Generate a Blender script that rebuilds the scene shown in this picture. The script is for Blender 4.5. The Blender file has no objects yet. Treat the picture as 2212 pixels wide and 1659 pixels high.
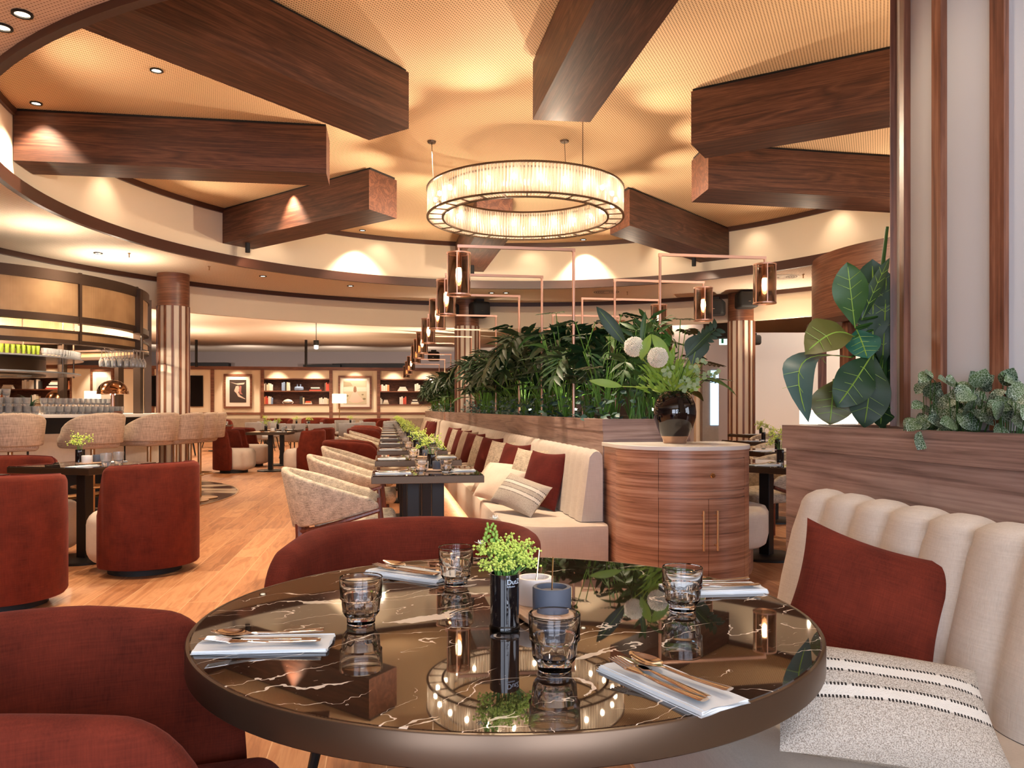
import bpy, math, random
from math import sin, cos, pi, radians, sqrt, atan2
from mathutils import Vector, Matrix
random.seed(7)
SC = bpy.context.scene
COL = SC.collection
# ---------------------------------------------------------------- camera
EYE = 1.18; F = 1700.0; HY = 884.0; TZ = 0.75
cd = bpy.data.cameras.new('camera'); cam = bpy.data.objects.new('camera', cd); COL.objects.link(cam)
cam.location = (0, 0, EYE); cam.rotation_euler = (pi/2, 0, 0)
cd.sensor_width = 36; cd.lens = 36*F/2212; cd.shift_y = (HY-829.5)/2212
cd.clip_start = 0.05; cd.clip_end = 200
SC.camera = cam
# ---------------------------------------------------------------- world and exposure
SC.view_settings.view_transform = 'Standard'; SC.view_settings.look = 'None'
SC.view_settings.exposure = 1.0; SC.view_settings.gamma = 1.0
SC.view_settings.use_curve_mapping = False
SC.cycles.max_bounces = 7; SC.cycles.diffuse_bounces = 3; SC.cycles.glossy_bounces = 3
SC.cycles.transmission_bounces = 7; SC.cycles.transparent_max_bounces = 12
SC.cycles.caustics_refractive = False; SC.cycles.caustics_reflective = False
SC.cycles.sample_clamp_indirect = 4.0; SC.cycles.use_denoising = True
SC.cycles.blur_glossy = 0.2; SC.cycles.use_adaptive_sampling = True; SC.cycles.adaptive_threshold = 0.03
W = bpy.data.worlds.new('daylight'); SC.world = W; W.use_nodes = True
W.node_tree.nodes['Background'].inputs[0].default_value = (0.62, 0.72, 0.95, 1)
W.node_tree.nodes['Background'].inputs[1].default_value = 1.2
CX, CY, RR = 0.15, 8.9, 5.2          # centre and radius of the round ceiling recess
ZL, ZU = 3.38, 4.15                  # lower and upper ceiling
WARM = (1.0, 0.76, 0.52); WARM2 = (1.0, 0.79, 0.57)
def lamp(kind, loc, energy, color=WARM, name='light', size=0.05, size_y=None, rot=(0,0,0), spot=None, blend=0.6):
    d = bpy.data.lights.new(name, kind); d.energy = energy; d.color = color
    if kind == 'AREA':
        d.size = size
        if size_y: d.shape = 'RECTANGLE'; d.size_y = size_y
    else: d.shadow_soft_size = size
    if kind == 'SPOT': d.spot_size = radians(spot); d.spot_blend = blend
    o = bpy.data.objects.new(name, d); o.location = loc; o.rotation_euler = rot; COL.objects.link(o)
    o.visible_camera = kind != 'AREA' or True
    return o
def aim(loc, tgt):
    return (Vector(tgt)-Vector(loc)).to_track_quat('-Z', 'Y').to_euler()
# daylight through the windows behind and beside the camera
for (wx, wy, ang, e) in ((-1.8, -3.85, 0, 62), (1.6, -3.85, 0, 78), (4.6, -3.85, 0, 85)):
    lamp('AREA', (wx, wy, 1.75), e, (0.80, 0.86, 1.0), 'window_daylight', 2.6, 2.3, (radians(90), 0, ang))
lamp('AREA', (6.85, 1.2, 1.75), 60, (0.80, 0.86, 1.0), 'window_daylight', 3.0, 2.3, aim((6.85,1.2,1.75),(0,1.2,1.2)))
# added warm fill spots near the recess lip, thrown up on to the ceiling
for d_ in (4, 32, 68, 84, 118, 160, 176, 212, 258, 300, 318, 336):
    a = radians(d_); x, y = CX+4.95*cos(a), CY+4.95*sin(a)
    lamp('SPOT', (x, y, 3.46), 27, WARM2, 'recess_fill', 0, rot=aim((x,y,3.46), (CX+2.6*cos(a), CY+2.6*sin(a), 4.3)), spot=125, blend=1.0)
for x in (-14, -10.5, -7, -3.5, 0):  # unseen spots added to lift the dark wall past the partition
    lamp('SPOT', (x, 31.6+x*.1, 2.7), 90, (1,.82,.7), 'back_wall_fill', 0, rot=aim((x,31.6,2.7), (x,34.5,3.2)), spot=140, blend=1.0)
lamp('SPOT', (7.0, 15.5, 3.6), 120, (1,.93,.86), 'pale_wall_fill', 0, rot=aim((7.0,15.5,3.6), (7.0,19.0,1.5)), spot=120, blend=1.0)  # spot added to brighten the pale wall, no fixture
# light the ring chandelier throws outwards, on to the recess wall and the beam ends
for k in range(12):
    a = 2*pi*(k+.5)/12; x, y = CX+1.13*cos(a), CY+1.13*sin(a)
    lamp('SPOT', (x, y, 3.60), 78, WARM2, 'chandelier_light', 0.0, rot=aim((x,y,3.60), (CX+5.2*cos(a), CY+5.2*sin(a), 3.80)), spot=100, blend=1.0)
# added upward fill without fixtures: over canopy and planter, about the far room
for x, y, z, e in ((-5.6,9.4,2.72,30),(-7.4,8.4,2.72,25),(-5.7,11.3,2.72,50),(-8.6,11.6,2.72,50),
        (.35,7.0,2.65,26),(-.1,10.0,2.65,32),(-.6,13.0,2.65,40),(-1.2,16.6,2.4,60),(-1.9,21.0,1.9,170),(-2.6,25.5,1.9,170),(-6,20,1.9,170),(-10,21,1.9,170),(-6,25,1.9,150),(-10.5,25,1.9,150),(8,17,1.9,120),
        (5.9,10.6,3.40,10),(5.0,14.2,2.0,90),(5.0,8.0,1.9,60),
        (-15,24,1.9,150),
        (-9.5,6.4,1.9,60),(-6.2,3.8,1.9,45)):
    lamp('SPOT', (x, y, z), e, WARM2, 'upward_fill', 0, rot=(pi, 0, 0), spot=165, blend=1.0)
# ---------------------------------------------------------------- downlights of the room (fixtures are built later)
DOWN = [(-4.9, 5.2), (-4.15, 7.55), (-1.6, 1.55), (-2.9, 3.0), (2.6, 2.4), (-5.4, 12.4), (-2.9, 13.6), (3.3, 13.6), (5.6, 12.2), (-0.4, 15.2),
        (-0.9, 2.3), (0.6, 2.0), (1.6, 3.0), (-3.6, 4.1)]
# ================================================================ helpers
TH = radians(9.06)
U2 = (-sin(TH), cos(TH)); V2 = (cos(TH), sin(TH))
P0 = (0.598, 5.16)                  # near corner of the long planter
def RW(a, b, z=0.0):                # row frame: a along the row, b across it
    return Vector((P0[0]+a*U2[0]+b*V2[0], P0[1]+a*U2[1]+b*V2[1], z))
def PZ(px, py, z):                  # where the sight line through a pixel meets the level z
    D = (EYE-z)*F/(py-HY); return Vector(((px-1106)/F*D, D, z))
def at(px, py, D): return Vector(((px-1106)/F*D, D, EYE-(py-HY)/F*D))
class MB:
    def __init__(s): s.v = []; s.f = []; s.M = None
    def add(s, vs, fs):
        n = len(s.v)
        if s.M is not None: vs = [s.M @ Vector(v) for v in vs]
        s.v += [tuple(v) for v in vs]; s.f += [tuple(i+n for i in f) for f in fs]; return s
    def box(s, c, d, rot=0.0, tilt=None):
        x, y, z = [k/2 for k in d]
        vs = [Vector((sx*x, sy*y, sz*z)) for sx in (-1,1) for sy in (-1,1) for sz in (-1,1)]
        R = Matrix.Rotation(rot, 3, 'Z')
        if tilt is not None: R = R @ tilt
        vs = [R @ v + Vector(c) for v in vs]
        return s.add(vs, [(0,1,3,2),(4,6,7,5),(0,4,5,1),(2,3,7,6),(0,2,6,4),(1,5,7,3)])
    def rbox(s, c, d, r=0.03, rot=0.0, n=3):
        # rounded box: rounded plan corners and rounded top and bottom edges
        hx, hy, hz = d[0]/2, d[1]/2, d[2]/2; r = min(r, hx*.99, hy*.99, hz*.99)
        prof = []
        for i in range(n+1):
            t = pi/2*i/n; prof.append((-r+r*sin(t), -hz+r-r*cos(t)))
        for i in range(n+1):
            t = pi/2*i/n; prof.append((-r+r*cos(t), hz-r+r*sin(t)))
        rings = []
        for off, z in prof:
            ring = []
            for (qx, qy, a0) in ((1,1,0),(-1,1,pi/2),(-1,-1,pi),(1,-1,3*pi/2)):
                for i in range(n+1):
                    t = a0+pi/2*i/n
                    ring.append(((hx-r)*qx+(r+off)*cos(t), (hy-r)*qy+(r+off)*sin(t), z))
            rings.append(ring)
        m = len(rings[0]); ca, sa = cos(rot), sin(rot)
        vs = [(c[0]+x*ca-y*sa, c[1]+x*sa+y*ca, c[2]+z) for ring in rings for (x,y,z) in ring]
        fs = [(k*m+i, k*m+(i+1)%m, (k+1)*m+(i+1)%m, (k+1)*m+i) for k in range(len(rings)-1) for i in range(m)]
        fs += [tuple(range(m-1,-1,-1)), tuple((len(rings)-1)*m+i for i in range(m))]
        return s.add(vs, fs)
    def lathe(s, prof, c=(0,0,0), n=24, a0=0.0, a1=2*pi, close=False):
        full = abs(a1-a0-2*pi) < 1e-6; m = n if full else n+1
        vs = [(c[0]+r*cos(a0+(a1-a0)*i/n), c[1]+r*sin(a0+(a1-a0)*i/n), c[2]+z) for r, z in prof for i in range(m)]
        K = len(prof); fs = []
        for k in range(K if close else K-1):
            k2 = (k+1) % K
            for i in range(n):
                j = (i+1) % m
                fs.append((k*m+i, k*m+j, k2*m+j, k2*m+i))
        if not full and close:
            fs += [tuple(k*m for k in range(K)), tuple(k*m+n for k in range(K-1,-1,-1))]
        if not close and full and max(z for r,z in prof)-min(z for r,z in prof) > 1e-6:
            if prof[0][0] > 1e-5: fs.append(tuple(range(m-1,-1,-1)))
            if prof[-1][0] > 1e-5: fs.append(tuple((K-1)*m+i for i in range(m)))
        return s.add(vs, fs)
    def tube(s, pts, r, n=8, caps=True, flat=1.0):
        pts = [Vector(p) for p in pts]; K = len(pts); up = None; vs = []
        for k in range(K):
            t = (pts[min(k+1,K-1)]-pts[max(k-1,0)]).normalized()
            if up is None:
                up = Vector((0,0,1)) if abs(t.z) < .9 else Vector((1,0,0))
            sd = t.cross(up)
            if sd.length < 1e-4: sd = t.cross(Vector((0,1,0)))
            sd.normalize(); up2 = sd.cross(t).normalized(); up = up2
            rr = r[k] if isinstance(r, (list, tuple)) else r
            for i in range(n):
                a = 2*pi*(i+.5)/n; vs.append(pts[k]+sd*(rr*cos(a))+up2*(rr*flat*sin(a)))
        fs = [(k*n+i, k*n+(i+1)%n, (k+1)*n+(i+1)%n, (k+1)*n+i) for k in range(K-1) for i in range(n)]
        if caps: fs += [tuple(range(n-1,-1,-1)), tuple((K-1)*n+i for i in range(n))]
        return s.add(vs, fs)
    def cyl(s, c, r, h, n=24): return s.lathe([(r,0),(r,h)], c, n)
    def prism(s, poly, z0, z1):
        n = len(poly); vs = [(x,y,z0) for x,y in poly]+[(x,y,z1) for x,y in poly]
        fs = [tuple(range(n-1,-1,-1)), tuple(range(n,2*n))]+[(i,(i+1)%n,n+(i+1)%n,n+i) for i in range(n)]
        return s.add(vs, fs)
    def grid(s, fn, nu, nv, cu=False, cv=False):
        mu = nu if cu else nu+1; mv = nv if cv else nv+1
        vs = [fn(i/nu, j/nv) for i in range(mu) for j in range(mv)]
        fs = [(i*mv+j, ((i+1)%mu)*mv+j, ((i+1)%mu)*mv+(j+1)%mv, i*mv+(j+1)%mv) for i in range(nu) for j in range(nv)]
        return s.add(vs, fs)
    def ico(s, c, r, sq=1.0):
        t = (1+5**.5)/2; q = r/sqrt(1+t*t)
        vs = [(-1,t,0),(1,t,0),(-1,-t,0),(1,-t,0),(0,-1,t),(0,1,t),(0,-1,-t),(0,1,-t),(t,0,-1),(t,0,1),(-t,0,-1),(-t,0,1)]
        return s.add([(c[0]+x*q, c[1]+y*q, c[2]+z*q*sq) for x,y,z in vs],
          [(0,11,5),(0,5,1),(0,1,7),(0,7,10),(0,10,11),(1,5,9),(5,11,4),(11,10,2),(10,7,6),(7,1,8),(3,9,4),(3,4,2),(3,2,6),(3,6,8),(3,8,9),(4,9,5),(2,4,11),(6,2,10),(8,6,7),(9,8,1)])
    def octa(s, c, r):
        x,y,z = c
        return s.add([(x+r,y,z),(x-r,y,z),(x,y+r,z),(x,y-r,z),(x,y,z+r),(x,y,z-r)],[(0,2,4),(2,1,4),(1,3,4),(3,0,4),(2,0,5),(1,2,5),(3,1,5),(0,3,5)])
    def shell(s, path, zt, zb, th, lean=0.0, n=4):
        # upholstered shell along a plan path of (x, y, nx, ny): closed cross-section with a rounded top and bottom
        K = len(path); sec = []
        for k in range(K):
            x, y, nx, ny = path[k]; q = k/(K-1); t = th(q) if callable(th) else th; top = zt(q); bot = zb(q)
            top = max(top, bot+t*1.2); ring = []
            for i in range(n+1):
                a = pi*i/n; o = t/2*cos(a); z = top-t/2+t/2*sin(a); l = lean*(z-bot); ring.append((x+nx*(o+l), y+ny*(o+l), z))
            for i in range(n+1):
                a = pi*i/n; o = -t/2*cos(a); z = bot+t/4-t/4*sin(a); l = lean*(z-bot); ring.append((x+nx*(o+l), y+ny*(o+l), z))
            sec.append(ring)
        m = len(sec[0]); vs = [p for r_ in sec for p in r_]
        fs = [(k*m+i, k*m+(i+1)%m, (k+1)*m+(i+1)%m, (k+1)*m+i) for k in range(K-1) for i in range(m)]
        for k0, rev in ((0, 1), (K-1, 0)):
            ring = sec[k0]; cx = sum(p[0] for p in ring)/m; cy = sum(p[1] for p in ring)/m; cz = sum(p[2] for p in ring)/m
            # rounded end: a shrunken ring pushed outward, then the centre
            tx, ty = path[k0][3], -path[k0][2]
            if k0 == 0: tx, ty = -tx, -ty
            d1 = (path[k0][0]-path[1 if k0 == 0 else K-2][0], path[k0][1]-path[1 if k0 == 0 else K-2][1])
            L = sqrt(d1[0]**2+d1[1]**2) or 1; tx, ty = d1[0]/L, d1[1]/L
            tt = (th(0 if k0 == 0 else 1) if callable(th) else th)
            b = len(vs); ring2 = [(cx+(p[0]-cx)*.62+tx*tt*.38, cy+(p[1]-cy)*.62+ty*tt*.38, cz+(p[2]-cz)*.9) for p in ring]
            vs += ring2; vs.append((cx+tx*tt*.5, cy+ty*tt*.5, cz)); o = k0*m
            for i in range(m):
                j = (i+1)%m
                if rev: fs += [(o+j, o+i, b+i, b+j), (b+j, b+i, b+m)]
                else: fs += [(o+i, o+j, b+j, b+i), (b+i, b+j, b+m)]
        return s.add(vs, fs)
    def build(s, name, mat, parent=None, smooth=True, ang=38, bevel=0, sub=0, loc=None):
        me = bpy.data.meshes.new(name); me.from_pydata(s.v, [], s.f)
        me.materials.append(mat)
        if smooth: me.shade_smooth(); me.set_sharp_from_angle(angle=radians(ang))
        o = bpy.data.objects.new(name, me); COL.objects.link(o)
        if parent is not None: o.parent = parent
        if loc is not None: o.location = loc
        if bevel:
            b = o.modifiers.new('b', 'BEVEL'); b.width = bevel; b.segments = 2; b.limit_method = 'ANGLE'; b.angle_limit = radians(50)
        if sub: q = o.modifiers.new('s', 'SUBSURF'); q.levels = sub; q.render_levels = sub
        return o
def tag(o, label=None, cat=None, group=None, kind=None):
    if label: o['label'] = label
    if cat: o['category'] = cat
    if group: o['group'] = group
    if kind: o['kind'] = kind
    return o
def thing(name, label, cat, loc=(0,0,0), rz=0.0, group=None, kind=None):
    o = bpy.data.objects.new(name, None); COL.objects.link(o); o.empty_display_size = .1
    o.location = loc; o.rotation_euler = (0,0,rz); return tag(o, label, cat, group, kind)
KIDS = {}
def kids(o):
    return [c for c in o.children]
def dup(root, loc=None, rz=None, label=None, group=None, scale=None, cat=None):
    def cp(o, par):
        c = o.copy(); COL.objects.link(c)
        if par is not None: c.parent = par
        for ch in kids(o): cp(ch, c)
        return c
    r = cp(root, None)
    if loc is not None: r.location = loc
    if rz is not None: r.rotation_euler = (0,0,rz)
    if scale: r.scale = scale if isinstance(scale, tuple) else (scale,)*3
    return tag(r, label, cat, group)
USED = set()
def put(proto, loc, rz=0.0, label=None, group=None, scale=None):
    # the first call moves the prototype itself, later calls copy it
    if proto.name not in USED:
        USED.add(proto.name); proto.location = loc; proto.rotation_euler = (0,0,rz)
        if scale: proto.scale = scale if isinstance(scale, tuple) else (scale,)*3
        return tag(proto, label, None, group)
    return dup(proto, loc, rz, label, group, scale)
ORD = ['first','second','third','fourth','fifth','sixth','seventh','eighth','ninth','tenth','eleventh','twelfth','thirteenth','fourteenth','fifteenth','sixteenth']
# ---------------------------------------------------------------- materials
def nt(name):
    m = bpy.data.materials.new(name); m.use_nodes = True
    return m, m.node_tree.nodes, m.node_tree.links, m.node_tree.nodes['Principled BSDF']
def mat(name, c, rough=0.6, metal=0.0, ior=1.5, emit=None, es=0.0, sheen=0.0, trans=0.0, coat=0.0, spec=0.5):
    m, N, L, P = nt(name)
    P.inputs['Base Color'].default_value = (*c, 1); P.inputs['Roughness'].default_value = rough
    P.inputs['Metallic'].default_value = metal; P.inputs['IOR'].default_value = ior
    P.inputs['Sheen Weight'].default_value = sheen; P.inputs['Transmission Weight'].default_value = trans
    P.inputs['Coat Weight'].default_value = coat; P.inputs['Specular IOR Level'].default_value = spec
    if emit: P.inputs['Emission Color'].default_value = (*emit, 1); P.inputs['Emission Strength'].default_value = es
    return m
def tc(N, L, scale=(1,1,1), rot=(0,0,0), coord='Object'):
    t = N.new('ShaderNodeTexCoord'); mp = N.new('ShaderNodeMapping'); L.new(t.outputs[coord], mp.inputs[0])
    mp.inputs['Scale'].default_value = scale; mp.inputs['Rotation'].default_value = rot; return mp
def ramp(N, L, fac, stops):
    r = N.new('ShaderNodeValToRGB'); L.new(fac, r.inputs[0]); e = r.color_ramp.elements
    while len(e) < len(stops): e.new(0.5)
    for k, (p, c) in enumerate(stops): e[k].position = p; e[k].color = (*c, 1)
    return r
def noise(N, L, vec, scale, detail=4, rough=.5, dist=0.0):
    n = N.new('ShaderNodeTexNoise'); L.new(vec, n.inputs['Vector']); n.inputs['Scale'].default_value = scale
    n.inputs['Detail'].default_value = detail; n.inputs['Roughness'].default_value = rough; n.inputs['Distortion'].default_value = dist
    return n
def math_(N, L, op, a, b=None, c=None):
    n = N.new('ShaderNodeMath'); n.operation = op
    for i, q in enumerate((a, b, c)):
        if q is None: continue
        if isinstance(q, (int, float)): n.inputs[i].default_value = q
        else: L.new(q, n.inputs[i])
    return n.outputs[0]
def mixc(N, L, fac, a, b, mode='MIX'):
    n = N.new('ShaderNodeMix'); n.data_type = 'RGBA'; n.blend_type = mode
    if isinstance(fac, (int, float)): n.inputs[0].default_value = fac
    else: L.new(fac, n.inputs[0])
    for i, q in ((6, a), (7, b)):
        if isinstance(q, tuple): n.inputs[i].default_value = (*q, 1)
        else: L.new(q, n.inputs[i])
    return n.outputs[2]
def bump(N, L, P, h, strength=.3, dist=.002):
    b = N.new('ShaderNodeBump'); b.inputs['Strength'].default_value = strength; b.inputs['Distance'].default_value = dist
    L.new(h, b.inputs['Height']); L.new(b.outputs[0], P.inputs['Normal'])
def wood(name, c1, c2, c3, axis='x', rough=.38, scale=1.0, rotz=0.0, dist=1.0):
    m, N, L, P = nt(name)
    s = {'x': (.55, 7, 7), 'y': (7, .55, 7), 'z': (7, 7, .55), 'h': (.42, .42, 8.5)}[axis]
    mp = tc(N, L, tuple(k*scale for k in s), (0,0,-rotz))
    if rotz:   # rotate first, then stretch
        t = N.new('ShaderNodeTexCoord'); m1 = N.new('ShaderNodeMapping'); m1.inputs['Rotation'].default_value = (0,0,-rotz)
        L.new(t.outputs['Object'], m1.inputs[0]); mp.inputs['Rotation'].default_value = (0,0,0); L.new(m1.outputs[0], mp.inputs[0])
    n1 = noise(N, L, mp.outputs[0], 1.0, 2, .5, dist)
    mp2 = N.new('ShaderNodeMapping'); L.new(mp.outputs[0], mp2.inputs[0]); mp2.inputs['Scale'].default_value = (4,4,4)
    n2 = noise(N, L, mp2.outputs[0], 3.5, 3, .6, .3)
    band = math_(N, L, 'FRACT', math_(N, L, 'MULTIPLY', n1.outputs[0], 5.0))
    tri = math_(N, L, 'ABSOLUTE', math_(N, L, 'SUBTRACT', math_(N, L, 'MULTIPLY', band, 2.0), 1.0))
    mp3 = N.new('ShaderNodeMapping'); L.new(mp.outputs[0], mp3.inputs[0]); q3 = {'x': (1.2,16,16), 'y': (16,1.2,16), 'z': (16,16,1.2), 'h': (1.3,1.3,11)}[axis]; mp3.inputs['Scale'].default_value = q3
    n3 = noise(N, L, mp3.outputs[0], 1.0, 2, .6)
    f = math_(N, L, 'ADD', math_(N, L, 'ADD', math_(N, L, 'MULTIPLY', tri, .20), math_(N, L, 'MULTIPLY', n2.outputs[0], .34)), math_(N, L, 'MULTIPLY', n3.outputs[0], .52))
    r = ramp(N, L, f, [(.30, c1), (.52, c2), (.72, c3)])
    L.new(r.outputs[0], P.inputs['Base Color']); P.inputs['Roughness'].default_value = rough
    bump(N, L, P, n2.outputs[0], .12, .001)
    return m
def fabric(name, c1, c2, scale=1.0, rough=.9, sheen=.3, weave=.35, blot=.5):
    m, N, L, P = nt(name)
    mp = tc(N, L)
    n1 = noise(N, L, mp.outputs[0], 9*scale, 3, .6)
    ma = N.new('ShaderNodeMapping'); L.new(mp.outputs[0], ma.inputs[0]); ma.inputs['Scale'].default_value = (300*scale, 300*scale, 14*scale)
    mb = N.new('ShaderNodeMapping'); L.new(mp.outputs[0], mb.inputs[0]); mb.inputs['Scale'].default_value = (14*scale, 14*scale, 300*scale)
    a = noise(N, L, ma.outputs[0], 1, 1); b = noise(N, L, mb.outputs[0], 1, 1)
    w = math_(N, L, 'MULTIPLY', math_(N, L, 'ADD', a.outputs[0], b.outputs[0]), .5)
    f = math_(N, L, 'ADD', math_(N, L, 'MULTIPLY', n1.outputs[0], blot), math_(N, L, 'MULTIPLY', w, 1-blot))
    r = ramp(N, L, f, [(.5-weave*.5, c1), (.5+weave*.5, c2)])
    L.new(r.outputs[0], P.inputs['Base Color']); P.inputs['Roughness'].default_value = rough
    P.inputs['Sheen Weight'].default_value = sheen; P.inputs['Sheen Roughness'].default_value = .4
    P.inputs['Sheen Tint'].default_value = (*[min(1, k*1.6+.1) for k in c2], 1); P.inputs['Specular IOR Level'].default_value = .2
    bump(N, L, P, w, .5, .002)
    return m
M = {}
wal = ((.085,.030,.016), (.19,.070,.036), (.31,.135,.075))
wal2 = ((.13,.055,.032), (.27,.115,.065), (.40,.20,.125))
M['beam'] = wood('dark_walnut', (.024,.007,.004), (.080,.026,.013), (.165,.064,.034), 'x', .55)
M['walx'] = wood('walnut_x', *wal, 'h'); M['waly'] = wood('walnut_y', *wal, 'y', rotz=TH); M['walz'] = wood('walnut_z', *wal, 'z')
M['cab'] = wood('cabinet_walnut', (.185,.078,.042), (.46,.225,.138), (.64,.38,.26), 'h', .3, 1.0, 0, .5)
M['plant_w'] = wood('planter_walnut', (.14,.085,.072), (.33,.215,.185), (.46,.33,.285), 'h', .45, 1.0, 0, .5)
M['trim'] = mat('dark_trim', (.065,.022,.013), .4)
M['black'] = mat('black_metal', (.012,.011,.011), .42, .3)
M['blackm'] = mat('matt_black', (.012,.012,.013), .7)
M['bronze'] = mat('bronze', (.115,.076,.050), .33, .85)
M['copper'] = mat('rose_gold_metal', (.70,.42,.31), .36, 1.0)
M['brass'] = mat('brass', (.88,.60,.30), .2, 1.0)
M['brassd'] = mat('brushed_brass', (.55,.36,.20), .3, 1.0)
M['steel'] = mat('polished_steel', (.82,.80,.78), .09, 1.0)
M['white'] = mat('white_stone', (.86,.82,.76), .35)
M['cream'] = mat('cream_paint', (.86,.76,.63), .7)
M['creamw'] = mat('cream_wall', (.86,.72,.54), .75)
M['greyw'] = mat('pale_wall', (.74,.72,.70), .8)
M['darkw'] = mat('dark_wall', (.32,.27,.265), .8)
M['napkin'] = mat('pale_blue_napkin', (.74,.77,.78), .9, sheen=.1)
M['rust'] = fabric('rust_velvet', (.055,.008,.004), (.195,.029,.013), 1.0, .9, .3, .5, .55)
M['rustd'] = fabric('burgundy_velvet', (.055,.007,.005), (.15,.018,.012), 1.0, .85, .45, .5, .55)
M['linen'] = fabric('beige_linen', (.58,.50,.42), (.74,.66,.57), 1.0, .9, .15, .5, .35)
M['tweed'] = fabric('speckled_tweed', (.20,.155,.115), (.80,.68,.52), 2.2, .95, .1, .26, .25)
M['stool'] = fabric('woven_stool_fabric', (.34,.25,.18), (.72,.56,.42), .55, .95, .1, .35, .1)
M['taupe'] = fabric('taupe_velvet', (.24,.17,.12), (.42,.32,.24), 1.0, .8, .5, .5, .6)
M['sand'] = fabric('sand_fabric', (.62,.50,.40), (.76,.64,.53), 1.0, .9, .2, .5, .4)
M['greyf'] = fabric('grey_upholstery', (.24,.22,.22), (.36,.34,.33), 1.0, .9, .1, .5, .4)
M['crystal'] = mat('crystal_glass', (1,1,1), .08, 0, 1.4, trans=.82)
M['dbronze'] = mat('dark_bronze', (.075,.045,.030), .38, .75)
M['tglass'] = mat('tumbler_glass', (1,1,1), .0, 0, 1.36, trans=1.0)
M['glass'] = mat('clear_glass', (1,1,1), .02, 0, 1.45, trans=1.0)
M['blackglass'] = mat('black_glass', (.006,.005,.006), .04, 0, 1.55, coat=.5)
M['slate'] = mat('slate_stone', (.075,.09,.125), .6)
M['marblew'] = mat('white_marble', (.80,.74,.70), .35)
M['boardw'] = wood('board_wood', (.48,.27,.15), (.66,.42,.26), (.76,.54,.37), 'x', .5)
M['green'] = mat('dark_leaf', (.014,.050,.016), .45); M['green2'] = mat('mid_leaf', (.035,.105,.020), .45)
M['green3'] = mat('light_leaf', (.27,.44,.06), .5); M['lime'] = mat('lime_flower', (.66,.80,.16), .6)
M['stemg'] = mat('green_stem', (.10,.26,.03), .5); M['blueleaf'] = mat('blue_green_leaf', (.07,.15,.13), .42)
M['whitefl'] = mat('white_petal', (.95,.93,.82), .6)
def emis(name, c, s):
    m = bpy.data.materials.new(name); m.use_nodes = True; N = m.node_tree.nodes; L = m.node_tree.links
    N.clear(); e = N.new('ShaderNodeEmission'); o = N.new('ShaderNodeOutputMaterial'); e.inputs[0].default_value = (*c,1); e.inputs[1].default_value = s
    L.new(e.outputs[0], o.inputs[0]); return m
M['bulb'] = emis('warm_bulb', (1,.78,.54), 55); M['down'] = emis('downlight_glow', (1,.80,.56), 5)
M['shade'] = emis('lit_lamp_shade', (1,.82,.58), 1.5); M['glow'] = emis('lit_strip', (1,.74,.45), 1.6); M['screen'] = emis('bluish_screen', (.45,.75,1.0), 1.3)
def perf(name, c, hole, sp, rot, rad=.27):
    m, N, L, P = nt(name); mp = tc(N, L, (1/sp,1/sp,1/sp), (0,0,rot))
    sx = N.new('ShaderNodeSeparateXYZ'); L.new(mp.outputs[0], sx.inputs[0])
    fx = math_(N, L, 'SUBTRACT', math_(N, L, 'FRACT', sx.outputs[0]), .5); fy = math_(N, L, 'SUBTRACT', math_(N, L, 'FRACT', sx.outputs[1]), .5)
    d = math_(N, L, 'SQRT', math_(N, L, 'ADD', math_(N, L, 'MULTIPLY', fx, fx), math_(N, L, 'MULTIPLY', fy, fy)))
    k = math_(N, L, 'LESS_THAN', d, rad)
    L.new(mixc(N, L, k, c, hole), P.inputs['Base Color']); P.inputs['Roughness'].default_value = .8; P.inputs['Specular IOR Level'].default_value = .2
    return m
M['perf'] = perf('perforated_ceiling', (.86,.60,.36), (.26,.13,.06), .024, radians(25))
M['perf2'] = perf('perforated_low_ceiling', (.88,.74,.60), (.42,.30,.21), .024, radians(25), .22)
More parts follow.
